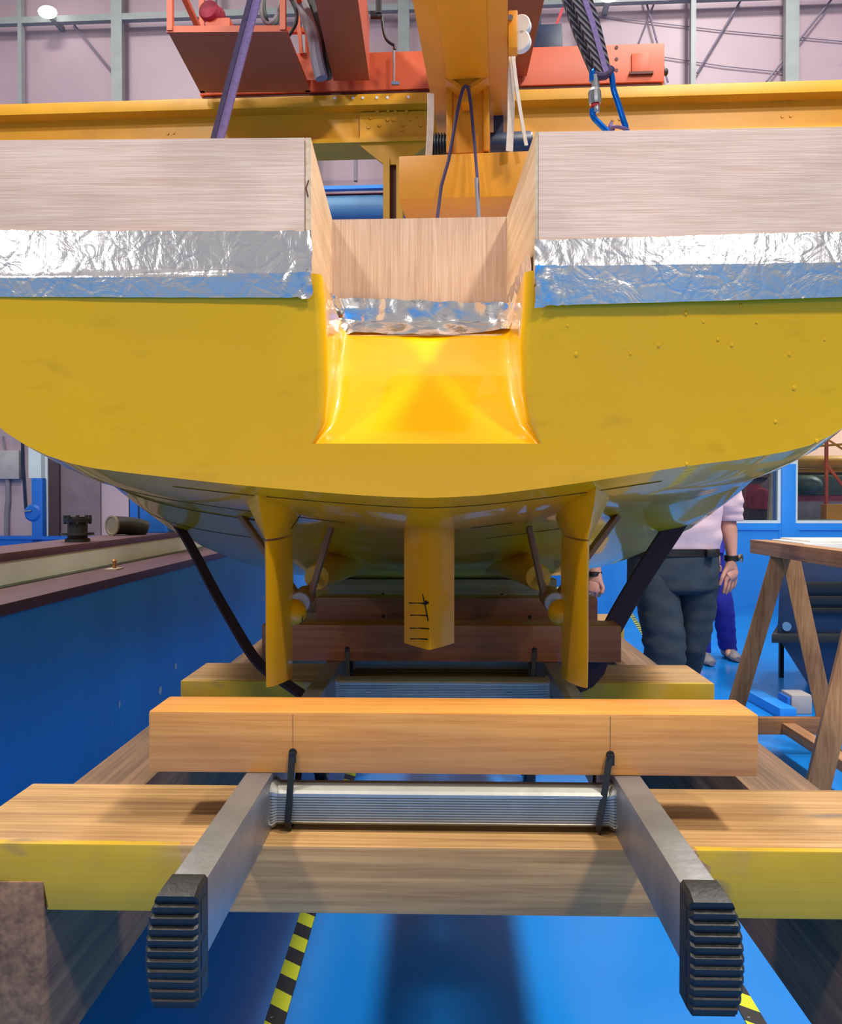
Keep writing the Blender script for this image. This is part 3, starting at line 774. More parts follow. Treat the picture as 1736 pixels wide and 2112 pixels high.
lad = thing('aluminium_ladder', 'long aluminium ladder lying flat on the sleepers, with black ribbed feet', 'ladder', (0, 0.63, H - .35), 'L')
for sx in (-1, 1):
    xi, xo = sx * 0.1805, sx * 0.2085
    r = MB().box(lp(min(xi, xo), 0.63, .35), lp(max(xi, xo), 4.1, .291), 0.0015).build('side_rail', M['alu'], lad)
    xa, xb = sx * 0.179, sx * 0.2175
    prof = [(0.640, .2865), (0.6225, .2865)]
    n = 11
    for k in range(n):
        d = .2925 + (.3705 - .2925) * k / (n - 1); bow = 0.004 * math.cos((k / (n - 1) - 0.5) * 3.0)
        prof += [(0.6125 - bow, d - 0.0019), (0.6125 - bow, d + 0.0012), (0.6150 - bow, d + 0.0022), (0.6150 - bow, d + 0.0042)]
    prof += [(0.618, .3755), (0.640, .3755)]
    xs = [xa, xa + (xb - xa) * 0.06, xa + (xb - xa) * 0.94, xb]
    loops = []
    for j, x in enumerate(xs):
        inset = 0.003 if j in (0, 3) else 0.0
        jj = j
        loops.append([Vector(lp(x + (sx * 0.009 * (max(0.0, math.sin(math.pi * min(1, max(0, (d - .2865) / .105)))) ** .6 - 1) if jj > 1 else 0), y + (inset if y < 0.63 else 0), d + (inset * (1 if d < .3 else -1 if d > .37 else 0)))) for y, d in prof])
    cp = MB().loft(loops).build('end_cap', M['rubber'], r, ang=25)
    for z0, z1 in ((.298, .322), (.329, .350), (.356, .371)):
        MB().box(lp(sx * 0.1786, 0.6215, z1), lp(sx * 0.1792, 0.6345, z0)).build('cap_recess', M['black'], r)
def rung(y):
    prof = []
    t, b, d0, d1 = .3035, .3435, y - 0.008, y + 0.022
    prof += [(d1 - 0.004, t), (d0 + 0.008, t), (d0 + 0.002, t + 0.003), (d0, t + 0.006)]
    n = 10
    for k in range(n):
        q = t + 0.008 + (b - t - 0.013) * k / n; s = (b - t - 0.013) / n
        prof += [(d0, q), (d0, q + s * 0.45), (d0 + 0.0016, q + s * 0.55), (d0 + 0.0016, q + s * 0.9)]
    prof += [(d0, b - 0.004), (d0 + 0.005, b), (d1 - 0.004, b), (d1, b - 0.005), (d1, t + 0.005)]
    loops = []
    cy, cz = (d0 + d1) / 2, (t + b) / 2
    for x, s in ((-.1808, 1.16), (-.1785, 1.16), (-.174, 1.0), (.174, 1.0), (.1785, 1.16), (.1808, 1.16)):
        loops.append([Vector(lp(x, cy + (a - cy) * s, cz + (q - cz) * s)) for a, q in prof])
    return MB().loft(loops)
r0 = rung(0.892).build('rung', M['alubright'], lad, ang=25)
for k in range(1, 12):
    c = r0.copy(); COL.objects.link(c); c.parent = lad; c.location = (0, 0.2695 * k, 0)

BE = [(0.893, 0.009, 'beam', 'honey coloured pine beam across the ladder, nearest and longest looking'), (1.516, -0.003, 'beamred', 'red-brown pine beam across the ladder, just behind the two rudders'),
      (1.94, 0.032, 'beamred', 'red-brown pine beam half hidden behind the one at the rudders'), (2.39, 0.0, 'beampale', 'pale pine beam under the hull bottom, farthest back on the ladder')]
for i, (y, cx, mt, lb) in enumerate(BE):
    t = thing('support_beam', lb, 'beam', (cx, y, H - .291), 'L', 'pine beams across the ladder')
    b = MB().box(lp(cx - .322, y, .291), lp(cx + .322, y + .07, .2255), 0.003).build('beam_body', M[mt], t)
    for px in (-.1675, .1675):
        MB().lathe([(0.0005, 0.0), (0.0042, 0.0), (0.0046, 0.0012)], lp(cx + px, y - 0.0008, .2685), (0, 1, 0), 14).build('tie_hole', M['ink'], t)
        if i == 0:
            MB().tube([lp(cx + px, y - 0.0001, .228), lp(cx + px, y - 0.0001, .264)], 0.00035, 5).build('pencil_line', M['bronze'], t)
def cable_tie(x, y, dx, lb, yr):
    o = Vector(lp(x, y, .268))
    pa = [(x, y + 0.008, .2675), (x, y - 0.0025, .2685), (x + dx * .15, y - 0.004, .275), (x + dx * .6, y - 0.0085, .312), (x + dx, yr - 0.0125, .338), (x + dx, yr - 0.008, .3465), (x + dx, yr + 0.015, .3462), (x + dx, yr + 0.024, .342), (x + dx * .5, y + 0.05, .30), (x, y + 0.045, .268)]
    P = [Vector(lp(*q)) for q in pa]
    s = [(-.0011, -.0034), (-.0011, .0034), (.0011, .0034), (.0011, -.0034)]
    mb = MB().sweep(P, s, up=(0, -1, 0))
    mb.box((x - .0038, y - .0045, H - .279), (x + .0038, y - .0008, H - .2675), 0.0008)
    tag(mb.build('cable_tie', M['black'], origin=o, fr='L'), lb, 'cable tie', 'black cable ties holding the beams')
cable_tie(-.1585, .893, -.003, 'black cable tie on the left of the nearest honey coloured beam', .892)
cable_tie(.1765, .893, -.014, 'black cable tie on the right of the nearest honey coloured beam', .892)
cable_tie(-.1705, 1.516, .004, 'black cable tie on left of red-brown beam beyond the left rudder', 1.5)
cable_tie(.1645, 1.516, -.006, 'black cable tie on right of red-brown beam beyond the right rudder', 1.5)

# ------------------------------------------------------------------ towing tank at the left
tank = thing('towing_tank', 'long blue towing tank side with a maroon ledge and a white upper strip', 'tank', (-0.9, 1.0, 0), 'L')
y0, y1 = 0.5, 9.2
MB().box((-1.19, y0, 0), (-.9, y1, H - .238)).build('side_wall', M['tank'], tank)
MB().box((-1.10, y0, H - .2395), (-.896, y1, H - .2137), 0.003).build('ledge', M['maroon'], tank)
MB().box((-1.16, y0, H - .2140), (-1.088, y1, H - .150)).build('upper_strip', M['cream'], tank)
MB().box((-1.10, y0, H - .2145), (-1.060, y1, H - .2125)).build('ledge_seam', M['greenmach'], tank)
MB().box((-1.26, y0, H - .154), (-1.083, y1, H - .1325), 0.003).build('rim_cap', M['maroon'], tank)
for px, py, a, b in ((362, 1374, 9, 15), (330, 1424, 11, 20), (246, 1453, 6, 16), (543, 1233, 5, 14), (531, 1281, 3, 3), (232, 1490, 2, 3)):
    d = fm('L').transposed() @ ray(px, py); q = C + d * (-.8995 / d.x); s = q.y / F
    pts = []
    for k in range(8):
        g = 2 * math.pi * k / 8; rr = 0.5 + 0.22 * mnoise.noise(Vector((px + k * 1.7, py, 0)))
        pts.append(q + Vector((0.0006, rr * a * s * math.cos(g) * 2.0, rr * b * s * math.sin(g))))
    MB().ngon(pts).build('paint_chip', M['cream'], tank)
def on_tank(px, py, x):
    d = fm('L').transposed() @ ray(px, py); return C + d * (x / d.x)
q = on_tank(236, 1178, -1.0); q.z = H - .2137
t = thing('ledge_cleat', 'small brass cleat standing on the maroon ledge of the tank', 'cleat', q, 'L')
MB().box(q + Vector((-.018, -.03, 0)), q + Vector((.018, .03, .004)), 0.001).build('base_plate', M['beige'], t)
MB().lathe([(0.006, 0.003), (0.005, 0.02), (0.008, 0.026), (0.003, 0.032)], q, (0, 0, 1), 12).build('stud', M['bronze'], t)
# flanged pipe and elbow on the rim
q = pt(160, 1118, 2.635, 'L')
q = Vector((q.x, q.y, H - .1325))
t = thing('flanged_pipe', 'short black flanged pipe standing on the maroon rim of the tank', 'pipe', q, 'L')
s = 2.635 / F
MB().lathe([(25 * s, 0), (25 * s, 6 * s), (20 * s, 7 * s), (20 * s, 13 * s), (20 * s, 46 * s), (20 * s, 52 * s), (12 * s, 52 * s)], q, (0, 0, 1), 32).build('pipe_body', M['castiron'], t)
MB().lathe([(19 * s, 14 * s), (33 * s, 14 * s), (33 * s, 19 * s), (19 * s, 19 * s)], q, (0, 0, 1), 32).build('flange', M['castiron'], t)
MB().lathe([(14 * s, 40 * s), (27 * s, 40 * s), (29 * s, 48 * s), (14 * s, 48 * s)], q, (0, 0, 1), 32).build('flange', M['castiron'], t)
for k in range(8):
    a = 2 * math.pi * (k + .5) / 8; c = q + Vector((24.5 * s * math.cos(a), 24.5 * s * math.sin(a), 0))
    MB().lathe([(0, 37 * s), (3.6 * s, 37 * s), (3.6 * s, 55 * s), (0, 55 * s)], c, (0, 0, 1), 8).build('bolt', M['castiron'], t)
q = pt(262, 1104, 3.13, 'L'); q.z = H - .1325; s = 3.13 / F
t = thing('pipe_elbow', 'black pipe elbow with a pale open bore lying on the tank rim', 'pipe', q, 'L')
path = [q + Vector((x * s, y * s, z * s)) for x, y, z in ((-20, -30, 20.5), (-13, -18, 20.5), (-3, -5, 20), (9, 6, 18), (20, 14, 15), (29, 22, 10))]
MB().tube(path, lambda k: (20 - 1.5 * math.sin(3 * k)) * s, 20).build('elbow_body', M['castiron'], t)
d = (path[0] - path[1]).normalized()
MB().lathe([(20.5 * s, -4 * s), (21 * s, 0.5 * s), (17 * s, 0.8 * s), (15.5 * s, -0.5 * s), (0.001, -0.4 * s)], path[0] + d * .002, d, 24).build('bore', M['pipein'], t)
# blue hatch box at the far end of the rim
a, b = pt(268, 1105, 3.35, 'L'), pt(345, 1105, 3.35, 'L')
t = thing('blue_cabinet', 'bright blue metal cabinet standing on the tank rim behind the black elbow', 'cabinet', (a.x, 3.35, H - .1325), 'L')
top = pt(300, 1022, 3.35, 'L').z
MB().box((a.x, 3.35, H - .1325), (b.x, 3.65, top), 0.003).build('body', M['bluepaint2'], t)
m_ = pt(286, 1080, 3.35, 'L').x
MB().box((a.x - 0.012, 3.37, H - .1325 + 0.04), (a.x, 3.43, top - 0.005)).build('hinge_strip', M['navy'], t)
MB().box((m_ - 0.002, 3.347, H - .128), (m_ + 0.002, 3.35, top - 0.01)).build('door_seam', M['navy'], t)
MB().box((b.x - 0.006, 3.335, H - .1315), (b.x + 0.006, 3.35, top)).build('edge_rail', M['bluepaint2'], t)

# ------------------------------------------------------------------ slings and straps
def flat(path, w, th, wdir, taper=None):
    P = [Vector(p) for p in path]; mb = MB(); loops = []
    for i, p in enumerate(P):
        t = (P[min(i + 1, len(P) - 1)] - P[max(i - 1, 0)]).normalized()
        u = Vector(wdir(i / (len(P) - 1)) if callable(wdir) else wdir); u = (u - t * u.dot(t)).normalized(); v = t.cross(u)
        ww = (w(i / (len(P) - 1)) if callable(w) else w) / 2
        loops.append([p + u * x * ww + v * y * th / 2 for x, y in ((-1, -.5), (-.9, -1), (.9, -1), (1, -.5), (1, .5), (.9, 1), (-.9, 1), (-1, .5))])
    return mb.loft(loops)
Y1 = 1.72
A, B = pt(454, 283, Y1), pt(530, -4, Y1); d = B - A
t = thing('lifting_sling', 'narrow purple lifting sling rising at left above the plywood bulwark', 'sling', A - d * 0.62, 'H')
low = A - d * 0.60; hi = A + d * 3.0
wd_ = (math.cos(.25), 0.0, -math.sin(.25) * .3)
flat([low, A, B, hi], 0.0185, 0.004, wd_).build('webbing', M['purple'], t)
u = Vector(wd_) - d.normalized() * Vector(wd_).dot(d.normalized()); u.normalize()
off = u * -0.0125 + Vector((0, -0.001, 0))
flat([low + off, A + off, B + off, hi + off], 0.0105, 0.006, wd_).build('edge_binding', M['purpledark'], t)
Y2 = 1.5
P0, P1 = pt(1238, 146, Y2), pt(1190, 0, Y2); d = P1 - P0
t = thing('round_sling', 'thick black and purple round sling hanging into the blue carabiner', 'sling', P0, 'H')
wd2 = (0.94, 0, 0.34)
un = Vector(wd2); dn = d.normalized(); un = (un - dn * un.dot(dn)).normalized()
for k, (o1, w_, dep, nm, mt, yo) in enumerate(((-0.0165, 0.0125, 0.011, 'strand', 'twist', 0.004), (-0.002, 0.0185, 0.012, 'strand', 'twist', -0.003), (0.0185, 0.011, 0.012, 'strand', 'twist', 0.0), (0.0098, 0.0095, 0.012, 'centre_stripe', 'purple', -0.0038))):
    pts = []
    for s in (-0.085, 0.0, 0.25, 0.6, 1.0, 2.5, 5.2):
        pinch = 0.62 + 0.38 * min(1, max(0, s) / 0.55)
        pts.append(P0 + d * s + un * o1 * pinch + Vector((0, yo, 0)))
    flat(pts, lambda q, w_=w_: w_ * 1.08, dep, wd2).build(nm, M[mt], t)
bend = [P0 - d * 0.06 + un * x + Vector((0, -0.004 + 0.002 * abs(x) * 60, -z)) for x, z in ((-0.014, -0.004), (-0.006, 0.002), (0.004, 0.0045), (0.012, 0.001), (0.0165, -0.006))]
MB().tube(bend, 0.0075, 10).build('bend', M['purpledark'], t)
kt = thing('carabiner', 'bright blue carabiner with a silver locking sleeve behind the right plywood panel', 'carabiner', pt(1255, 275, Y2), 'H')
cp = [(1223, 150), (1221, 182), (1221, 219), (1223, 240), (1238, 257), (1256, 274), (1273, 286), (1289, 280), (1290, 262), (1286, 250), (1276, 218), (1265, 184), (1261, 156), (1253, 140), (1238, 136)]
Pc = [pt(x, y, Y2 - 0.001) for x, y in cp]
def smooth(P, n=3, closed=True):
    out = []; N = len(P)
    for i in range(N if closed else N - 1):
        p0, p1, p2, p3 = P[(i - 1) % N] if closed or i else P[0], P[i], P[(i + 1) % N], P[(i + 2) % N] if closed or i < N - 2 else P[-1]
        for k in range(n):
            s = k / n
            out.append(0.5 * ((2 * p1) + (p2 - p0) * s + (2 * p0 - 5 * p1 + 4 * p2 - p3) * s * s + (3 * p1 - p0 - 3 * p2 + p3) * s ** 3))
    if not closed: out.append(P[-1])
    return out
spc = smooth(Pc, 4)
NQ = len(spc)
# the bow: everything except the gate side
bow = spc[9:] + spc[:2]
MB().tube(bow, 0.0052, 12, up=(0, 1, 0)).build('bow', M['anodblue'], kt, ang=60)
G0, G1 = pt(1226, 156, Y2 - 0.004), pt(1231, 228, Y2 - 0.004)
MB().tube([G0, pt(1229, 190, Y2 - 0.004)], 0.0068, 16).build('gate', M['steel'], kt)
MB().tube([pt(1222, 148, Y2 - 0.004), pt(1222, 168, Y2 - 0.004)], 0.0062, 12).build('nose', M['anodblue'], kt)
a, b = pt(1225.5, 183, Y2 - 0.004), pt(1227, 216, Y2 - 0.004); ax = (b - a)
L_ = ax.length
MB().lathe([(0.007, 0), (0.0095, 0.001), (0.0108, L_ * .18), (0.0112, L_ * .2), (0.0112, L_ * .75), (0.0098, L_ * .97), (0.007, L_)], a, ax, 12).build('locking_sleeve', M['steel'], kt, ang=15)
MB().lathe([(0.006, 0), (0.0082, 0.0005), (0.0082, 0.0035), (0.006, 0.004)], b, ax, 14).build('red_ring', M['redring'], kt)
MB().lathe([(0.002, 0.003), (0.0052, 0.003), (0.0052, 0.0125), (0.0044, 0.0145), (0, 0.0148)], b + Vector((0.002, -0.002, 0)), ax, 14).build('gate_tip', M['steel'], kt)
lt = [pt(1293, 268, Y2 + .002), pt(1280, 263, Y2 - .006), pt(1268, 262, Y2 - .008), pt(1260, 268, Y2), pt(1258, 300, Y2 + .012), pt(1265, 420, Y2 + .012)]
for i in (4, 5): lt[i].y = Y2 + .012
lt[5].z = H + 0.262
tag(flat(smooth(lt, 4, False), 0.013, 0.005, (0, 1, .4)).build('webbing_loop', M['purple'], origin=lt[5], fr='H'), 'short purple webbing loop through the bottom of the carabiner', 'strap')
# slack plum strap under the hull
sp = [(350, 1060, 1.74), (374, 1094, 1.72), (402, 1142, 1.68), (440, 1215, 1.62), (478, 1282, 1.555), (510, 1336, 1.505), (532, 1366, 1.492), (556, 1388, 1.485), (590, 1410, 1.47), (625, 1434, 1.455), (680, 1470, 1.44)]
SL = [pt(x, y, Y) for x, y, Y in sp]
SL += [Vector((-.08, 1.45, H - .372)), Vector((.08, 1.48, H - .374)), Vector((.18, 1.55, H - .366))]
sr = [(1212, 1398, 1.598), (1240, 1345, 1.600), (1262, 1296, 1.606), (1300, 1228, 1.63), (1345, 1155, 1.66), (1400, 1072, 1.71), (1420, 1040, 1.72)]
SR = [pt(x, y, Y) for x, y, Y in sr]
P = smooth(SL + SR, 3, False)
tag(flat(P, lambda q: 0.020 + 0.020 * max(0, min(1, (q - .5) * 5)), 0.007, lambda q: (1.0, 0.3, 0.0) if q > .62 else (0.6, 0.8, 0.3)).build('hull_strap', M['maroonstrap'], origin=SL[0], fr='H'),
    'dark plum strap hanging slack under the hull from side to side', 'strap')
# ------------------------------------------------------------------ yellow runway girder (frame B)
D0 = 7.0
zt, zf, zw, zb = pt(868, 190.5, D0, 'B').z, pt(868, 213, D0, 'B').z, pt(868, 238, D0, 'B').z, pt(868, 278, D0, 'B').z
g = thing('runway_girder', 'long yellow crane runway girder crossing the whole width of the hall', 'girder', (0, D0, zb), 'B')
MB().box((-9, D0, zf), (9, D0 + .42, zt), 0.004).build('top_flange', M['girder'], g)
MB().box((-9, D0 + .10, zt), (9, D0 + .18, zt + .05)).build('crane_rail', M['girder'], g)
MB().box((-9, D0 + .14, zb), (9, D0 + .28, zf)).build('web', M['girder'], g)
MB().box((-9, D0 + .03, zb - .035), (9, D0 + .39, zb)).build('bottom_flange', M['girder'], g)
x0, x1 = pt(742, 250, D0 + .12, 'B').x, pt(884, 250, D0 + .12, 'B').x
sp_ = MB().box((x0, D0 + .115, zb + .005), (x1, D0 + .14, zf - .01)).build('splice_plate', M['girder'], g)
for px, py in ((765, 243), (778, 232), (800, 230), (815, 232), (838, 232), (760, 262), (783, 258), (800, 247), (812, 247), (830, 258), (845, 246), (828, 268), (862, 240), (868, 258)):
    MB().lathe([(0, 0), (.016, 0), (.016, -.012), (0, -.012)], pt(px, py, D0 + .114, 'B'), (0, 1, 0), 8).build('bolt', M['girder'], sp_)
for px in (690, 728, 748, 777, 799, 842):
    MB().lathe([(0, 0), (.012, 0), (.012, -.006), (0, -.006)], pt(px, 203 - (px - 690) * .015, D0 - .0005, 'B'), (0, 1, 0), 10).build('bolt_head', M['nylon'], g)
for px, py in ((345, 241), (357, 240), (346, 275), (358, 274), (1596, 214), (1618, 212), (1630, 212), (1613, 240), (1630, 239), (1258, 217), (1264, 247), (1278, 246), (1500, 213)):
    MB().lathe([(0, 0), (.013, 0), (.013, -.008), (0, -.008)], pt(px, py, D0 + .139, 'B'), (0, 1, 0), 8).build('rivet', M['girder'], g)
# bracket and column under the girder
zc = zb - .035
col = thing('girder_column', 'yellow steel column with a wide gusset head under the runway girder', 'column', (pt(810, 400, D0 + .1, 'B').x, D0 + .1, 0), 'B')
q = [pt(x, y, D0 + .06, 'B') for x, y in ((742, 278), (888, 278), (888, 293), (829, 339), (791, 339), (742, 300))]
for v in q[:2]: v.z = zc
MB().prism(q, (0, .025, 0)).build('gusset_plate', M['girder'], col)
for k in range(11):
    MB().lathe([(0, 0), (.013, 0), (.013, -.012), (0, -.012)], pt(752 + k * 12.4, 284, D0 + .06, 'B'), (0, 1, 0), 8).build('bolt', M['girder'], col)
xa, xb, xc, xd = [pt(px, 400, D0 + .04, 'B').x for px in (790, 803, 817, 830)]
MB().box((xa, D0 + .04, 0), (xb, D0 + .22, q[3].z + .05)).box((xc, D0 + .04, 0), (xd, D0 + .22, q[3].z + .05)).build('column_flanges', M['girder'], col)
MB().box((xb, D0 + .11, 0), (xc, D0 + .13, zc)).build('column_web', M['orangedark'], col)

# ------------------------------------------------------------------ orange bridge crane
zr = zt + .05
DE = 7.05
cr = thing('bridge_crane', 'orange bridge crane standing on the yellow girder, with an open service basket', 'crane', (0, DE, zr), 'B')
e0, e1 = pt(412, 150, DE, 'B').x, pt(1370, 130, DE, 'B').x
et, eb = pt(1228, 93, DE, 'B').z, pt(1228, 172, DE, 'B').z
MB().box((e0, DE, eb), (e1, DE + .42, et), 0.006).build('end_carriage', M['orange'], cr)
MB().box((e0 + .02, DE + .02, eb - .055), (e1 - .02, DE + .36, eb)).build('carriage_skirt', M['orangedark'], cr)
for x in (e0 + .45, e1 - .42, (e0 + e1) / 2):
    MB().lathe([(0.03, 0), (.10, 0), (.10, .02), (.085, .03), (.085, .09), (.10, .10), (.10, .12), (.03, .12)], (x, DE + .08, zr + .10), (0, 1, 0), 24).build('wheel', M['castiron'], cr)
a, b = pt(1302, 112, DE, 'B'), pt(1338, 150, DE, 'B')
MB().box((a.x, DE - .015, b.z), (b.x, DE, a.z), 0.003).build('cover_plate', M['orange'], cr)
MB().box((a.x - .02, DE - .03, b.z - .02), (b.x + .03, DE, b.z)).build('plate_ledge', M['orangedark'], cr)
for py in (98, 122, 145):
    c = pt(1271, py, DE - .001, 'B')
    MB().lathe([(0, 0), (.014, 0), (.014, .004), (0, .004)], c, (0, -1, .0), 12).build('slot', M['orangedark'], cr)
MB().lathe([(.0, 0), (.03, 0), (.03, .04), (.018, .05), (0, .05)], (e1, DE + .1, pt(1370, 136, DE, 'B').z), (1, 0, 0), 16).build('buffer', M['castiron'], cr)
# main girders running overhead towards the viewer
def obox(px0, px1, py, Y, ya, h, nm):
    p0, p1 = pt(px0, py, Y), pt(px1, py, Y); R = fm('B').transposed()
    P = [Vector((p0.x, Y, p0.z)), Vector((p1.x, Y, p0.z)), Vector((p1.x, ya, p0.z)), Vector((p0.x, ya, p0.z))]
    P = [Vector((p.x, p.y, p.z)) for p in P]
    P += [p + Vector((0, 0, h)) for p in P]
    P = [(R @ p) for p in P]
    P = [P[3], P[2], P[1], P[0], P[7], P[6], P[5], P[4]]
    return MB().hexa(P, 0.004).build(nm, M['orange'], cr)
obox(687, 762, 167, 7.0, 1.4, .48, 'main_girder')
obox(985, 1086, 158, 7.0, 1.4, .48, 'main_girder')
# service basket
R = fm('B').transposed()
yf, yk = 6.1, 7.0
zp = H + 958 / F * 6.1
BX = [(-1.867, yf), (-1.022, yf), (-.974, yk), (-1.88, yk)]
bk_ = MB().hexa([R @ Vector((x, y, zp)) for x, y in BX] + [R @ Vector((x, y, zp + .03)) for x, y in BX]).build('basket_floor', M['orange'], cr)
MB().hexa([R @ Vector((x, y, z)) for z in (zp - .01, zp + .035) for x, y in ((-1.872, yf - .02), (-1.017, yf - .02), (-1.017, yf), (-1.872, yf))]).build('kick_plate', M['orange'], cr)
pr = MB()
for x, y in BX: pr.bar(R @ Vector((x + (.02 if x < -1.5 else -.02), y - .01, zp)), R @ Vector((x + (.02 if x < -1.5 else -.02), y - .01, zp + .95)), .04, .04)
for z in (.5, .95):
    for (x0_, y0_), (x1_, y1_) in zip(BX, BX[1:] + BX[:1]): pr.bar(R @ Vector((x0_, y0_, zp + z)), R @ Vector((x1_, y1_, zp + z)), .04, .04)
pr.build('guard_rail', M['orange'], cr)
c = R @ pt(428, 18, 6.35); c2 = R @ pt(452, 36, 6.45)
mt_ = MB().lathe([(0, 0), (.07, 0), (.078, .012), (.078, .05), (.062, .06), (.062, .2), (0, .2)], c, R @ Vector((.25, 1, -.15)), 24).build('drive_motor', M['redmotor'], cr)
MB().ball(c2, .05, .06, .075).build('gearbox', M['redmotor'], cr)
MB().box(c + Vector((-.02, .02, -.16)), c + Vector((.16, .22, -.06))).build('motor_foot', M['orange'], cr)
p1_, p2_ = R @ pt(610, 110, 6.4), R @ pt(655, 165, 6.4)
MB().hexa([R @ pt(x, y, Y) for Y, pts in ((6.86, ((612, 110), (643, 108), (652, 165), (624, 165))), (7.02, ((612, 110), (643, 108), (652, 165), (624, 165)))) for x, y in pts]).build('bolt_plate', M['orange'], cr)
MB().bar(R @ pt(614, 30, 6.85), R @ pt(622, 112, 6.85), .03, .03).build('strut', M['orange'], cr)
# festoon cables
def hang(pts, Y, r, nm, mt, lb):
    P = smooth([pt(x, y, Y) for x, y in pts], 4, False)
    return tag(MB().tube(P, r, 8).build(nm, M[mt], origin=P[len(P) // 2]), lb, 'cable')
for k, (dx, w) in enumerate(((-2, .05), (18, .036), (34, .036))):
    hang([(612 + dx, -20), (632 + dx * .9, 30), (648 + dx * .55, 80), (655 + dx * .5, 125), (664 + dx * .35, 162)], 6.62 + .12 * k, w, 'cable_bundle', ('grey', 'castiron', 'greenmach')[k],
         ('pale grey cable in the drooping bundle beside the orange girder, leftmost strand', 'dark middle cable of drooping bundle beside the orange girder', 'greenish cable of the drooping bundle, strand closest to the orange girder')[k])
hang([(540, -10), (538, 25), (550, 48), (566, 40), (576, 12), (580, -10)], 6.5, .014, 'hanging_cable', 'grey', 'grey cable loop hanging over the orange basket, right of the purple sling')
hang([(546, -10), (545, 22), (556, 52), (572, 42), (582, -10)], 6.55, .014, 'hanging_cable', 'greenmach', 'second, deeper cable loop hanging over the orange basket')
hang([(595, -10), (610, 20), (611, 45), (603, 62), (596, 73)], 6.5, .014, 'hanging_cable', 'castiron', 'thin black cable curling beside the right post of the orange basket')
q = pt(782, 12, 6.8)
t = thing('limit_switch', 'black switch box with a curly cable hanging in front of the pink wall', 'switch', q, 'H')
MB().box(q + Vector((-.028, -.03, -.07)), q + Vector((.018, .03, .12)), 0.004).build('housing', M['black'], t)
MB().box(pt(764, 33, 6.8) + Vector((0, -.02, -.015)), pt(785, 25, 6.8) + Vector((0, .02, 0))).build('arm', M['black'], t)
MB().tube(smooth([pt(x, y, 6.8) for x, y in ((788, 33), (790, 58), (796, 80), (806, 90), (813, 94), (814, 102))], 4, False), .012, 8).build('lead', M['black'], t)
a, b = pt(811.5, 98, 6.98), pt(812, 172, 6.98)
tag(MB().tube([a, b], .012, 10).tube([b + Vector((-.02, 0, 0)), b + Vector((.045, 0, 0))], .018, 8).build('sensor_rod', M['steel'], origin=b), 'thin bright metal rod on the orange carriage below the curly cable', 'rod')
q0, q1 = pt(1100, 92, 7.12, 'B'), pt(1160, 48, 7.12, 'B')
t = thing('hoist_motor', 'dark blue motor with a red lever on the orange carriage left of the sling', 'motor', ((q0.x + q1.x) / 2, 7.25, et), 'B')
MB().box((q0.x, 7.12, et), (q1.x, 7.42, q1.z), 0.01).build('motor_body', M['navy'], t)
xx = pt(1116, 40, 7.15, 'B')
MB().box((q0.x - .02, 7.15, q1.z), (xx.x, 7.35, pt(1100, 22, 7.15, 'B').z)).build('terminal_box', M['navy'], t)
MB().bar(pt(1146, 55, 7.2, 'B'), pt(1160, 18, 7.2, 'B'), .035, .02).build('lever', M['red'], t)

# ------------------------------------------------------------------ yellow lifting beam above the hull (frame Y)
ZL = H + 1.58
lb_ = thing('lifting_beam', 'long amber yellow lifting beam overhead with a cross bar hanging at its far end', 'lifting beam', (-.15, 3.27, ZL), 'Y')
MB().box((-.30, 1.25, ZL), (.0, 3.74, ZL + .03), 0.002).build('bottom_flange', M['beamyellow'], lb_)
MB().box((-.165, 1.25, ZL + .03), (-.135, 3.74, ZL + .33)).build('web', M['beamyellow'], lb_)
MB().box((-.30, 1.25, ZL + .33), (.0, 3.74, ZL + .36), 0.002).build('top_flange', M['beamyellow'], lb_)
MB().box((-.225, 1.25, ZL - .006), (-.068, 3.2, ZL)).build('doubler_plate', M['beamyellow'], lb_)
zpb = H + 714 / F * 3.27
pl, prr = (920 - 1045) / F * 3.27, (1008 - 1045) / F * 3.27
MB().box((pl, 3.285, zpb), (prr, 3.40, ZL)).box((pl, 3.27, zpb), (pl + .022, 3.42, ZL), .001).box((prr - .022, 3.27, zpb), (prr, 3.42, ZL), .001).build('hanger_post', M['beamyellow'], lb_)
def yp(px, py, Y): return pt(px, py, Y, 'Y')
for xs in ((912, 952, -1), (1008, 966, 1)):
    MB().prism([yp(xs[0], 150, 3.2), yp(xs[0], 158, 3.2), yp(xs[1], 186, 3.2), yp(xs[1], 176, 3.2)], (0, .09, 0)).build('gusset', M['beamyellow'], lb_)
MB().prism([yp(914, 150, 3.21), yp(1006, 148, 3.21), yp(972, 176, 3.21), yp(948, 177, 3.21)], (0, .06, 0)).build('saddle_plate', M['beamyellow'], lb_)
MB().box((yp(951, 180, 3.2).x, 3.2, yp(951, 212, 3.2).z), (yp(972, 180, 3.2).x, 3.27, yp(951, 174, 3.2).z), .003).build('lifting_lug', M['beamyellow'], lb_)
s0, s1 = yp(822, 325, 3.2), yp(1112, 325, 3.2)
sz1, sz0 = yp(960, 316, 3.2).z, yp(960, 408, 3.2).z
MB().box((s0.x, 3.2, sz0), (s1.x, 3.44, sz1), 0.006).build('cross_bar', M['beamyellow'], lb_)
c = yp(1054, 34, 2.95); c.x = .03
MB().box((.002, 2.93, yp(1050, 105, 2.95).z), (.034, 2.99, yp(1050, 28, 2.95).z), 0.004).build('roller_bracket', M['beamyellow'], lb_)
for dz_, dx_ in ((0.0, .012), (-.055, .012)):
    MB().lathe([(.004, 0), (.033, 0), (.036, .004), (.036, .026), (.033, .03), (.004, .03)], c + Vector((dx_, -.0 + .05, dz_)), (0.25, 1, 0), 24).build('roller', M['nylon'], lb_)
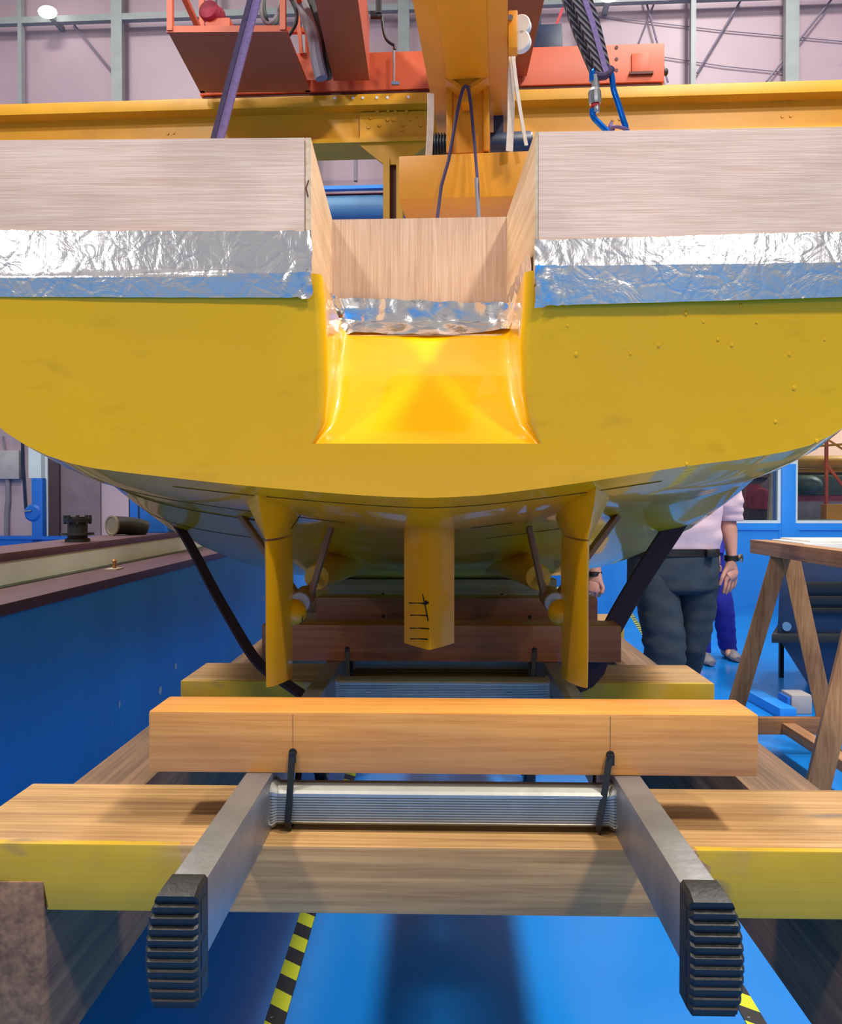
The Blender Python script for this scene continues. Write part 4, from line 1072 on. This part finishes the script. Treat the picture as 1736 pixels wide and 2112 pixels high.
MB().lathe([(0, 0), (.010, 0), (.010, -.008), (0, -.008)], yp(1052, 38, 2.93), (0, 1, 0), 8).build('pivot_bolt', M['steel'], lb_)
# motor slung under the far end of the beam
mz = yp(960, 298, 3.55).z; mx0, mx1 = yp(882, 298, 3.55).x, yp(1098, 298, 3.55).x
t = thing('winch_motor', 'dark navy winch motor with cooling fins behind the yellow hanger post', 'motor', ((mx0 + mx1) / 2, 3.55, mz), 'Y')
MB().lathe([(.0, 0), (.04, 0), (.046, .01), (.046, mx1 - mx0 - .01), (.04, mx1 - mx0), (0, mx1 - mx0)], (mx0, 3.56, mz), (1, 0, 0), 24).build('motor_body', M['navy'], t)
for k in range(10):
    x = mx0 + .02 + k * .012
    MB().lathe([(.04, 0), (.054, 0), (.054, .004), (.04, .004)], (x, 3.56, mz), (1, 0, 0), 24).build('cooling_fin', M['castiron'], t)
MB().box((mx0 + .12, 3.53, mz + .03), (mx0 + .16, 3.6, ZL)).box((mx1 - .16, 3.53, mz + .03), (mx1 - .12, 3.6, ZL)).build('hanger', M['navy'], t)
# white straps
def wstrap(pts, Y, w, lb):
    P = [pt(x, y, Y) for x, y in pts]
    tag(flat(smooth(P, 3, False), w, .004, (1, .2, 0)).build('white_strap', M['offwhite'], origin=P[-1]), lb, 'strap', 'white straps of the lifting beam')
wstrap([(1056, 104), (1054, 180), (1053, 250), (1050, 312)], 3.15, .027, 'straight white strap below the white roller at right of the lifting beam')
wstrap([(1057, 108), (1064, 170), (1076, 250), (1085, 300)], 3.13, .014, 'slanting white strap below the white roller, right of the straight one')
wstrap([(888, 193), (888, 240), (886, 290), (884, 322)], 3.25, .026, 'white strap on the left of the yellow hanger post')
# purple rope over the lug
rp = [pt(x, y, Y) for x, y, Y in ((880, 560, 3.1), (902, 447, 3.14), (925, 330, 3.16), (942, 235, 3.17), (953, 188, 3.175), (961, 178, 3.175), (967, 190, 3.175), (974, 250, 3.17), (981, 330, 3.16), (987, 447, 3.14), (992, 560, 3.1))]
for i in (0, -1): rp[i].z = H + .26
t = thing('rope_sling', 'thin purple rope hung over the lug of yellow lifting beam, both ends down', 'rope', rp[0], 'H')
MB().tube(smooth(rp, 3, False), .0062, 8).build('rope', M['purpledark'], t)
MB().tube([pt(982.5, 368, 3.152), pt(985, 410, 3.147), pt(987, 450, 3.14)], .0085, 10).build('sleeve', M['grey'], t)

# ------------------------------------------------------------------ far equipment seen through the stern notch
DX = 9.4
def bx(x0, y0, x1, y1, D, dep, fr='B'):
    a, b = pt(x0, y1, D, fr), pt(x1, y0, D, fr); return (a.x, D, a.z), (b.x, D + dep, b.z)
t = thing('pipe_rack', 'blue rail and maroon band above a pale blue horizontal tank far behind the hull', 'rack', pt(745, 460, DX, 'B'), 'B')
c0_, c1_ = pt(560, 425, DX, 'B'), pt(1300, 425, DX, 'B')
rr = 27 / F * DX
MB().lathe([(0.0, 0), (rr * .8, 0), (rr, .05), (rr, c1_.x - c0_.x - .05), (rr * .8, c1_.x - c0_.x), (0, c1_.x - c0_.x)], c0_ + Vector((0, rr, 0)), (1, 0, 0), 32).build('tank_body', M['teal'], t)
MB().box(*bx(560, 376, 1300, 386, DX, .08)).build('rail', M['bluepaint'], t)
MB().box(*bx(560, 387, 1300, 402, DX + .05, .05)).build('band', M['maroon2'], t)
MB().box(*bx(795, 370, 804, 412, DX - .03, .03)).build('clip', M['navy'], t)
for px in (600, 1200):
    p0 = pt(px, 430, DX + .2, 'B'); MB().box((p0.x - .1, DX + .1, 0), (p0.x + .1, DX + .3, p0.z)).build('stand', M['greybox'], t)
t = thing('far_machine', 'dark machine with a pale beam and beige legs far behind the yellow cross bar', 'machine', pt(965, 450, 8.6, 'B'), 'B')
MB().box(*bx(898, 404, 1046, 426, 8.6, .2)).build('beam', M['beige'], t)
MB().box(*bx(828, 408, 892, 424, 8.7, .2)).build('fin_block', M['navy'], t)
MB().prism([pt(x, y, 8.65, 'B') for x, y in ((920, 424), (1024, 424), (1008, 470), (935, 470))], (0, .3, 0)).build('body', M['black'], t)
for a, b in (((890, 418), (890, 470)), ((905, 424), (922, 470)), ((1036, 424), (1034, 470))):
    MB().bar(pt(*a, 8.58, 'B'), pt(*b, 8.58, 'B'), .07, .05).build('strut', M['beige'], t)
for px in (890, 1034):
    p0 = pt(px, 470, 8.58, 'B'); MB().box((p0.x - .04, 8.56, 0), (p0.x + .04, 8.62, p0.z + .02)).build('leg', M['beige'], t)
tag(MB().box(*bx(729, 318, 736, 372, 10.2, .06)).box(*bx(560, 300, 760, 316, 10.2, .1)).build('grey_pipework', M['grey'], origin=pt(735, 345, 10.2, 'B'), fr='B'), 'grey pipework on the pink wall below the girder, seen through the notch', 'pipe')
# ------------------------------------------------------------------ wooden trestle at the right
YA, YN = 4.35, 3.25
tz = pt(1548, 1113, 4.6).z
t = thing('wooden_trestle', 'rough wooden trestle with splayed A-frame legs at the right edge', 'trestle', (1.75, 3.9, 0), 'H')
x0 = pt(1548, 1113, 4.6).x
MB().box((x0 - .005, 2.85, tz - .072), (x0 + .088, 4.6, tz), 0.003).build('top_plank', M['trestlex'], t)
def floor_at(px, Y): v = pt(px, 1500, Y); v.z = 0.0; return v
def leg(a, b, Y, nm='leg', w=.085, d=.065):
    A = pt(*a, Y); A.z = min(A.z, tz - .005); B = pt(*b, Y)
    B = A + (B - A) * ((A.z - 0.0) / (A.z - B.z))
    mb = MB().bar(A, B, w, d, (1, -.35, 0), 0.003)
    for v in mb.bm.verts: v.co.z = max(v.co.z, 0.0)
    return mb.build(nm, M['trestle'], t)
leg((1610, 1140), (1524, 1435), YA)
leg((1628, 1140), (1694, 1445), YA - .03)
leg((1800, 1150), (1690, 1605), YN)
leg((1815, 1150), (1900, 1600), YN - .03)
a, b = pt(1500, 1473, YA), pt(1715, 1507, YA)
MB().box((a.x, YA - .08, b.z), (b.x, YA - .035, a.z), 0.003).build('cross_rail', M['railx'], t)
zc = pt(1610, 1483, YA).z
MB().box((1.775, 2.95, zc - .05), (1.84, YA + .02, zc), 0.003).build('long_rail', M['trestlex'], t)

# dark blue hopper behind the trestle
YB = 5.3
def hz(py): return pt(1650, py, YB).z
t = thing('blue_hopper', 'dark navy blue hopper with black ribs behind the wooden trestle', 'hopper', (2.6, 5.6, 0), 'H')
xa = pt(1602, 1300, YB).x; xb = xa + 1.05; BK = .45
def hbox(x0_, x1_, y0_, y1_, za, zb_, x0t=None, bev=.006, b0=None):
    b0 = BK if b0 is None else b0; k0 = b0 * (y0_ - YB) / .9; k1 = b0 * (y1_ - YB) / .9; t0 = x0_ if x0t is None else x0t
    return [(x0_ + k0, y0_, za), (x1_, y0_, za), (x1_, y1_, za), (x0_ + k1, y1_, za), (t0 + k0, y0_, zb_), (x1_, y0_, zb_), (x1_, y1_, zb_), (t0 + k1, y1_, zb_)]
MB().hexa(hbox(xa, xb, YB, YB + .9, hz(1322), hz(1160), xa + .02), .008).build('body', M['navy'], t)
for y0_, y1_ in ((1200, 1222), (1228, 1246), (1252, 1264)):
    MB().box((xa + .16, YB - .03, hz(y1_)), (xb + .01, YB + .02, hz(y0_)), .006).build('rib', M['black'], t)
MB().hexa(hbox(xa - .03, xb + .02, YB - .04, YB + .93, hz(1324), hz(1306)), .006).build('rim', M['castiron'], t)
MB().hexa([(xa + .33, YB + .1, .0), (xb - .1, YB + .1, 0.0), (xb - .1, YB + .7, 0.0), (xa + .5, YB + .7, 0.0), (xa + .02, YB, hz(1322)), (xb, YB, hz(1322)), (xb, YB + .9, hz(1322)), (xa + .02 + BK, YB + .9, hz(1322))], .006).build('chute', M['navy'], t)
lx_ = pt(1611, 1390, 6.2).x
MB().box((lx_ - .014, 6.19, 0), (lx_ + .014, 6.22, hz(1320))).build('leg', M['black'], t)
c = pt(1621, 1292, YB); MB().lathe([(0, 0), (.028, 0), (.028, .012), (0, .012)], (c.x, YB, c.z), (0, -1, 0), 16).build('cap', M['teal'], t)
tw = pt(1662, 1117, 5.2)
tag(MB().box((tw.x + .03, YB, hz(1160) + .001), (xb, YB + .5, tw.z - .012), .01).box((tw.x + .08, YB + .02, tw.z - .012), (xb, YB + .48, tw.z), .005).build('white_sheet', M['nylon'], origin=(xa + .5, YB + .2, hz(1160))), 'white folded sheet on top of the dark blue hopper', 'sheet')
a, b = onz(1549, 1440, 0.0), onz(1625, 1482, 0.0)
tag(MB().bar(a + Vector((0, 0, .03)), b + Vector((0, 0, .03)), .10, .06, (1, 0, 0), .004).build('blue_bar', M['bluepaint'], origin=a), 'light blue bar lying on floor behind the trestle legs', 'bar')
a = onz(1632, 1473, 0.0)
t = thing('plastic_box', 'small translucent grey box with a blue end on floor under the hopper', 'box', a, 'H')
MB().box(a + Vector((0, 0, 0)), a + Vector((.125, .16, .115)), .008).build('body', M['greybox'], t)
MB().box(a + Vector((-.022, .01, .01)), a + Vector((.0, .15, .10)), .006).build('blue_end', M['bluepaint2'], t)

# ------------------------------------------------------------------ machinery behind the windows
DW2 = 12.6
def px_box(x0, y0, x1, y1, D=DW2, dep=.3):
    a, b = pt(x0, y1, D, 'B'), pt(x1, y0, D, 'B'); return (a.x, D, a.z), (b.x, D + dep, b.z)
def toflr(lo, hi): return (lo[0], lo[1], 0.0), hi
t = thing('pipe_gantry', 'ochre pipe and orange braced posts seen through the right window', 'gantry', pt(1700, 1000, 12.3, 'B') * 1.0, 'B')
a, b = pt(1636, 953, 12.3, 'B'), pt(1800, 953, 12.3, 'B')
MB().tube([a, b], .09, 18).build('pipe', M['machyellow'], t)
MB().box(*px_box(1636, 966, 1800, 974, 12.35, .1)).build('lower_pipe', M['machyellow'], t)
for p, q in (((1704, 880), (1704, 1085)),): MB().bar(pt(*p, 12.1, 'B'), Vector((pt(*q, 12.1, 'B').x, pt(*q, 12.1, 'B').y, 0)), .04, .04).build('post', M['orange'], t)
MB().bar(pt(1707, 962, 12.08, 'B'), pt(1760, 1030, 12.08, 'B'), .035, .035).build('brace', M['orange'], t)
MB().bar(pt(1660, 922, 12.1, 'B'), pt(1800, 912, 12.1, 'B'), .03, .03).bar(pt(1704, 905, 12.1, 'B'), pt(1790, 960, 12.1, 'B'), .025, .025).build('top_rail', M['beamyellow'], t)
t = thing('green_machine', 'dark green machine with a maroon foot band behind the right window', 'machine', (pt(1690, 1030, DW2, 'B').x, DW2, 0), 'B')
MB().box(*px_box(1638, 980, 1800, 1022), .03).ball(pt(1665, 1000, DW2, 'B'), .2, .2, .14).build('body', M['greenmach'], t)
MB().box(*px_box(1638, 1022, 1800, 1034)).build('band', M['maroon2'], t)
MB().box(*toflr(*px_box(1638, 1034, 1800, 1080))).build('plinth', M['grey'], t)
MB().box(*px_box(1640, 966, 1800, 982, DW2 + .1)).build('dark_hood', M['black'], t)
tag(MB().box(*px_box(1636, 942, 1810, 950, 13.6, .2)).build('red_beam', M['red'], origin=pt(1700, 945, 13.6, 'B'), fr='B'), 'red beam high behind the ochre pipe in the right window', 'beam')
tag(MB().box(*toflr(*px_box(1704, 1040, 1800, 1072, 11.75, .2)), .01).build('yellow_cabinet', M['beamyellow'], origin=(pt(1740, 1072, 11.75, 'B').x, 11.75, 0), fr='B'), 'low yellow cabinet behind the right window, below the orange post', 'cabinet')
tag(MB().box(*toflr(*px_box(1652, 1072, 1736, 1078, 11.3, .3)), .01).build('green_bench', M['greenmach'], origin=(pt(1690, 1076, 11.3, 'B').x, 11.3, 0), fr='B'), 'low green bench just above the sill of the right window', 'bench')
c = pt(1567, 1032, 12.2, 'B')
t = thing('red_blower', 'red round blower casing behind the left window beside the man', 'blower', (c.x, 12.2, 0), 'B')
MB().lathe([(0, 0), (.16, 0), (.19, .03), (.19, .2), (.16, .23), (0, .23)], c, (0, 1, 0), 28).build('casing', M['red'], t)
MB().lathe([(.09, -.01), (.12, -.01), (.12, .0), (.09, 0)], c, (0, 1, 0), 24).build('inlet_ring', M['redring'], t)
MB().box((c.x - .17, 12.22, c.z + .1), (c.x + .02, 12.4, c.z + .23)).build('outlet', M['red'], t)
MB().box((c.x - .16, 12.2, 0), (c.x + .16, 12.42, c.z - .12)).build('base', M['curtaindark'], t)
tag(MB().bar(pt(1595, 960, 11.8, 'B'), Vector((pt(1578, 1090, 11.8, 'B').x, 11.8, 0.0)), .075, .06).build('leaning_post', M['beige'], origin=(pt(1578, 1090, 11.8, 'B').x, 11.8, 0), fr='B'), 'beige post leaning in front of the red blower behind the window', 'post')
lo, hi = toflr(*px_box(1480, 985, 1614, 1060, 13.2, .3))
tag(MB().box(lo, hi, .02).box((lo[0] + .5, 13.1, hi[2]), (lo[0] + .75, 13.4, hi[2] + .18)).build('dark_cabinet', M['curtaindark'], origin=(lo[0], 13.2, 0), fr='B'), 'dark brown cabinet behind the red blower in left window', 'cabinet')

# ------------------------------------------------------------------ people
def skin_mesh(name, mat, parent, nodes, edges, sub=2, root=0):
    org, fr = INFO[parent.name]
    me = bpy.data.meshes.new(name)
    me.from_pydata([Vector(n[0]) - org for n in nodes], edges, [])
    o = bpy.data.objects.new(name + '_tmp', me); COL.objects.link(o)
    sk_ = o.modifiers.new('skin', 'SKIN'); sk_.use_smooth_shade = True
    sv = me.skin_vertices[0].data
    for i, n in enumerate(nodes):
        r = n[1]; sv[i].radius = (r, r) if isinstance(r, (int, float)) else r
        sv[i].use_root = (i == root)
    ss = o.modifiers.new('sub', 'SUBSURF'); ss.levels = sub; ss.render_levels = sub
    dg = bpy.context.evaluated_depsgraph_get(); dg.update()
    m2 = bpy.data.meshes.new_from_object(o.evaluated_get(dg))
    bpy.data.objects.remove(o)
    m2.name = name; m2.materials.clear(); m2.materials.append(mat)
    for p in m2.polygons: p.use_smooth = True
    ob = bpy.data.objects.new(name, m2); COL.objects.link(ob); ob.parent = parent
    INFO[ob.name] = (org, fr)
    return ob
def rings(rs, seg=28, wr=0.0, fq=9.0):
    L = []
    for c, rx, ry in rs:
        lp_ = []
        for k in range(seg):
            a = 2 * math.pi * k / seg
            ex = 0.86
            ca, sa = math.cos(a), math.sin(a)
            v = Vector(c) + Vector((rx * math.copysign(abs(ca) ** ex, ca), ry * math.copysign(abs(sa) ** ex, sa), 0))
            if wr:
                n = mnoise.noise(Vector((v.x * fq, v.y * fq, v.z * fq * 2.4)))
                v += Vector((ca, sa, 0)) * wr * n
            lp_.append(v)
        L.append(lp_)
    return L
def dense(rs, n=6):
    out = []
    for i in range(len(rs) - 1):
        p0, p1, p2, p3 = rs[max(0, i - 1)], rs[i], rs[i + 1], rs[min(len(rs) - 1, i + 2)]
        for k in range(n):
            s = k / n
            def cr(a, b, c, d): return 0.5 * ((2 * b) + (c - a) * s + (2 * a - 5 * b + 4 * c - d) * s * s + (3 * b - a - 3 * c + d) * s ** 3)
            out.append((cr(Vector(p0[0]), Vector(p1[0]), Vector(p2[0]), Vector(p3[0])), cr(p0[1], p1[1], p2[1], p3[1]), cr(p0[2], p1[2], p2[2], p3[2])))
    out.append((Vector(rs[-1][0]), rs[-1][1], rs[-1][2]))
    return out
YM = 4.1; S = YM / F
def mp(x, y, dy=0.0): v = pt(x, y, YM); return v + Vector((0, dy, 0))
zfl = pt(1390, 1500, YM)
man = thing('person', 'person walking at right in a pale pink shirt, dark jeans, black belt and wristwatch', 'person', (mp(1388, 1500).x, YM, 0), 'H')
N = []; E = []
def nd(p, r, link=None):
    N.append((p, r)); i = len(N) - 1
    if link is not None: E.append((link, i))
    return i
pel = nd(mp(1388, 1165), (.14, .10)); sp1 = nd(mp(1388, 1080), (.13, .09), pel); ch = nd(mp(1388, 985), (.15, .10), sp1)
nk = nd(mp(1388, 930), .06, ch); nk2 = nd(mp(1387, 915, -.01), .055, nk); hd = nd(mp(1386, 895, -.03), (.066, .075), nk2); hd2 = nd(mp(1385, 868, -.03), (.074, .092), hd); hd3 = nd(mp(1385, 843, -.02), (.06, .075), hd2)
nose = nd(mp(1384, 882, -.115), .012, hd)
for sx in (-1, 1): nd(mp(1385 + sx * 33, 873, -.01), (.008, .02), hd2)
sL = nd(mp(1456, 966), .045, ch); eL = nd(mp(1502, 1062, .03), .043, sL); mL = nd(mp(1504, 1096, .0), .041, eL); wL = nd(mp(1504, 1144, -.03), (.030, .024), mL); pL = nd(mp(1500, 1168, -.04), (.036, .020), wL); qL = nd(mp(1500, 1181, -.045), (.038, .018), pL)
for k, (a, b, c) in enumerate((((1488, 1193, -.06), (1485, 1207, -.065), (1482, 1222, -.058)), ((1496, 1196, -.052), (1493, 1211, -.055), (1489, 1224, -.045)), ((1504, 1195, -.042), (1502, 1209, -.042), (1498, 1221, -.03)), ((1512, 1191, -.03), (1511, 1203, -.028), (1508, 1214, -.018)))):
    i = nd(mp(*a), .0098, qL); j = nd(mp(*b), .009, i); nd(mp(*c), .0075, j)
i = nd(mp(1487, 1176, -.055), .0115, pL); j = nd(mp(1479, 1190, -.065), .010, i); nd(mp(1474, 1206, -.062), .008, j)
sR = nd(mp(1320, 966), .045, ch); eR = nd(mp(1262, 1062, .03), .043, sR); mR = nd(mp(1238, 1120, .0), .040, eR); wR = nd(mp(1224, 1172, -.03), (.029, .026), mR); pR = nd(mp(1222, 1194, -.04), (.034, .024), wR); qR = nd(mp(1221, 1206, -.045), (.036, .022), pR)
for k, (a, b, c) in enumerate((((1232, 1217, -.06), (1231, 1228, -.045), (1226, 1224, -.02)), ((1225, 1219, -.062), (1224, 1231, -.045), (1219, 1226, -.02)), ((1217, 1219, -.058), (1216, 1230, -.042), (1212, 1225, -.02)), ((1210, 1215, -.05), (1208, 1225, -.036), (1205, 1220, -.018)))):
    i = nd(mp(*a), .0098, qR); j = nd(mp(*b), .009, i); nd(mp(*c), .0075, j)
i = nd(mp(1234, 1200, -.06), .0115, pR); j = nd(mp(1238, 1212, -.07), .010, i); nd(mp(1233, 1222, -.075), .008, j)
for hx, kx, ax, dk, da in ((1345, 1361, 1370, -.08, .0), (1432, 1428, 1422, .02, .22)):
    h_ = nd(mp(hx, 1200), .068, pel); k_ = nd(mp(kx, 1350, dk), .042, h_); a_ = nd(Vector((mp(ax, 1500).x, YM + da, .09)), .03, k_); nd(Vector((mp(ax - 6, 1500).x, YM + da - .16, .035)), .03, a_)
skin_mesh('body', M['skin'], man, N, E, 2)
MB().loft(rings(dense([(mp(1387, 1138), 88 * S, .135), (mp(1387, 1110), 97 * S, .150), (mp(1388, 1060), 96 * S, .150), (mp(1388, 1000), 100 * S, .150), (mp(1388, 965), 96 * S, .135), (mp(1388, 945), 74 * S, .11), (mp(1388, 930), 40 * S, .085), (mp(1388, 920), 30 * S, .07)], 8), 48, .012, 7.0)) \
    .loft(rings(dense([(mp(1448, 952), 30 * S, .07), (mp(1470, 972), 36 * S, .085), (mp(1490, 1010, .01), 36 * S, .078), (mp(1502, 1045, .015), 31 * S, .070), (mp(1507, 1064, .02), 26 * S, .062), (mp(1508, 1074, .02), 25 * S, .058), (mp(1507, 1072, .02), 20 * S, .05)], 6), 32, .010, 14.0)) \
    .loft(rings(dense([(mp(1328, 952), 30 * S, .07), (mp(1306, 972), 36 * S, .085), (mp(1284, 1010, .01), 36 * S, .078), (mp(1264, 1050, .015), 30 * S, .066), (mp(1258, 1070, .02), 26 * S, .058), (mp(1259, 1068, .02), 20 * S, .05)], 6), 32, .010, 14.0)).build('shirt', M['shirt'], man, ang=70)
MB().loft(rings(dense([(mp(1387, 1130), 86 * S, .132), (mp(1387, 1150), 91 * S, .140), (mp(1387, 1185), 92 * S, .145), (mp(1387, 1212), 88 * S, .14), (mp(1387, 1222), 70 * S, .11)], 6), 48, .008, 8.0)) \
    .loft(rings(dense([(mp(1345, 1180, -.02), 46 * S, .11), (mp(1350, 1230, -.04), 44 * S, .108), (mp(1357, 1290, -.07), 42 * S, .095), (mp(1361, 1345, -.085), 40 * S, .085), (mp(1364, 1420, -.06), 35 * S, .082), (Vector((mp(1369, 1500).x, YM - .01, .22)), 31 * S, .075), (Vector((mp(1370, 1500).x, YM - .0, .05)), 30 * S, .078)], 8), 32, .011, 11.0)) \
    .loft(rings(dense([(mp(1433, 1180, .0), 46 * S, .11), (mp(1436, 1230, .01), 42 * S, .105), (mp(1434, 1290, .02), 36 * S, .092), (mp(1428, 1345, .03), 29 * S, .08), (mp(1424, 1420, .12), 28 * S, .078), (Vector((mp(1422, 1500).x, YM + .20, .22)), 27 * S, .07), (Vector((mp(1422, 1500).x, YM + .22, .05)), 28 * S, .075)], 8), 32, .011, 11.0)).build('jeans', M['jeans'], man, ang=70)
b = MB().loft(rings([(mp(1387, 1145), 92.5 * S, .142), (mp(1387, 1144), 93.5 * S, .144), (mp(1387, 1130), 92.5 * S, .142), (mp(1387, 1129), 91 * S, .139)], 48)).build('belt', M['leather'], man)
MB().box(mp(1438, 1145, -.145), mp(1456, 1130, -.118), .003).build('buckle', M['castiron'], b)
MB().loft(rings([(mp(1504, 1156, -.033), .033, .028), (mp(1504, 1155, -.033), .0350, .030), (mp(1504, 1145, -.031), .0350, .030), (mp(1504, 1144, -.031), .033, .028)], 24)).build('watch_strap', M['leather'], man)
MB().lathe([(0, -.004), (.018, -.004), (.021, 0), (.021, .008), (.017, .010), (0, .010)], mp(1518, 1150, -.048), (.75, -.6, .05), 24).build('watch', M['steel'], man)
MB().loft(rings([(mp(1223, 1187, -.033), .031, .028), (mp(1223, 1186, -.033), .034, .031), (mp(1224, 1178, -.031), .034, .031), (mp(1224, 1177, -.031), .031, .028)], 24)).build('wristband', M['leather'], man)
for ax, da in ((1370, .0), (1422, .22)):
    fx = mp(ax, 1500).x
    MB().loft([[Vector((fx + w * math.cos(2 * math.pi * k / 20), YM + da + yy, zc_ + h * math.sin(2 * math.pi * k / 20))) for k in range(20)] for yy, w, h, zc_ in ((.085, .02, .03, .05), (.07, .042, .05, .05), (.0, .045, .055, .055), (-.1, .048, .04, .04), (-.18, .045, .032, .032), (-.215, .02, .02, .028))]).build('shoe', M['leather'], man)
MB().ball(mp(1385, 843, .012), .082, .098, .075, 20, 12).build('hair', M['hair'], man)
for sx in (-1, 1): MB().ball(mp(1385 + sx * 13, 873, -.112), .010, .006, .006, 10, 6).build('eye', M['black'], man)
MB().box(mp(1376, 897, -.108), mp(1394, 894, -.096), .002).build('mouth', M['redring'], man)

# second person, a pace behind, in blue overalls
YQ = 6.85; SQ = YQ / F
def qp(x, y, dy=0.0): v = pt(x, y, YQ); return v + Vector((0, dy, 0))
p2 = thing('person', 'person in royal blue overalls mostly hidden behind the man in pink, one leg showing', 'person', (qp(1450, 1300).x, YQ, 0), 'H')
N = []; E = []
pel = nd(qp(1446, 1150), (.12, .09)); ch = nd(qp(1440, 1040), (.13, .09), pel); nk = nd(qp(1440, 1005), .05, ch); hd = nd(qp(1440, 985, -.02), (.07, .085), nk); hd2 = nd(qp(1440, 967, -.02), (.07, .08), hd); nd(qp(1440, 980, -.105), .012, hd)
for s in (-1, 1):
    a = nd(qp(1440 + s * 42, 1035), .055, ch); b = nd(qp(1440 + s * 48, 1090, .02), .042, a); c = nd(qp(1438 + s * 34, 1140, -.08), .028, b); d = nd(qp(1438 + s * 32, 1158, -.1), (.034, .018), c)
    for k in range(4):
        e = nd(qp(1438 + s * 32 + (k - 1.5) * 4.5, 1168, -.11), .0095, d); nd(qp(1438 + s * 32 + (k - 1.5) * 4.2, 1178, -.10), .0085, e)
    e = nd(qp(1438 + s * 24, 1162, -.13), .0105, d); nd(qp(1438 + s * 23, 1172, -.14), .009, e)
for hx, kx, ax, dk, da in ((1428, 1436, 1444, -.05, -.05), (1468, 1490, 1512, .0, .12)):
    h_ = nd(qp(hx, 1165), .075, pel); k_ = nd(qp(kx, 1252, dk), .05, h_); a_ = nd(Vector((qp(ax, 1500).x, YQ + da, .09)), .034, k_); nd(Vector((qp(ax - 10, 1500).x, YQ + da - .13, .035)), .028, a_)
skin_mesh('body', M['skin'], p2, N, E, 2)
ov = MB().loft(rings(dense([(qp(1446, 1172), 44 * SQ, .115), (qp(1446, 1130), 44 * SQ, .125), (qp(1443, 1080), 42 * SQ, .12), (qp(1440, 1040), 48 * SQ, .12), (qp(1440, 1022), 36 * SQ, .09), (qp(1440, 1012), 16 * SQ, .065)], 6), 36, .012, 8))
ov.loft(rings(dense([(qp(1468, 1150), 25 * SQ, .10), (qp(1478, 1200, 0), 23 * SQ, .095), (qp(1491, 1252, 0), 21 * SQ, .085), (qp(1501, 1300, .06), 19 * SQ, .08), (qp(1512, 1345, .12), 17 * SQ, .075)], 6), 28, .012, 10))
ov.loft(rings(dense([(qp(1428, 1150), 25 * SQ, .10), (qp(1432, 1200, -.03), 23 * SQ, .095), (qp(1436, 1252, -.05), 21 * SQ, .085), (qp(1441, 1300, -.05), 19 * SQ, .08), (qp(1444, 1342, -.05), 17 * SQ, .075)], 6), 28, .012, 10))
for s in (-1, 1):
    ov.loft(rings(dense([(qp(1440 + s * 34, 1028), 15 * SQ, .065), (qp(1440 + s * 46, 1060, .01), 17 * SQ, .065), (qp(1440 + s * 47, 1095, .01), 15 * SQ, .06), (qp(1438 + s * 36, 1138, -.075), 11 * SQ, .05)], 5), 24, .008, 12))
ov.build('overalls', M['overall'], p2, ang=70)
for ax, da in ((1444, -.05), (1512, .12)):
    fx = qp(ax, 1500).x
    MB().loft([[Vector((fx + w * math.cos(2 * math.pi * k / 20), YQ + da + yy, zc_ + h * math.sin(2 * math.pi * k / 20))) for k in range(20)] for yy, w, h, zc_ in ((.085, .02, .03, .05), (.07, .042, .05, .05), (.0, .045, .055, .055), (-.1, .048, .04, .04), (-.18, .045, .032, .032), (-.215, .02, .02, .028))]).build('shoe', M['grey'], p2)
MB().ball(qp(1440, 966, .0), .08, .095, .07, 18, 10).build('hair', M['hair'], p2)
for sx in (-1, 1): MB().ball(qp(1440 + sx * 8, 975, -.105), .010, .006, .006, 8, 6).build('eye', M['black'], p2)
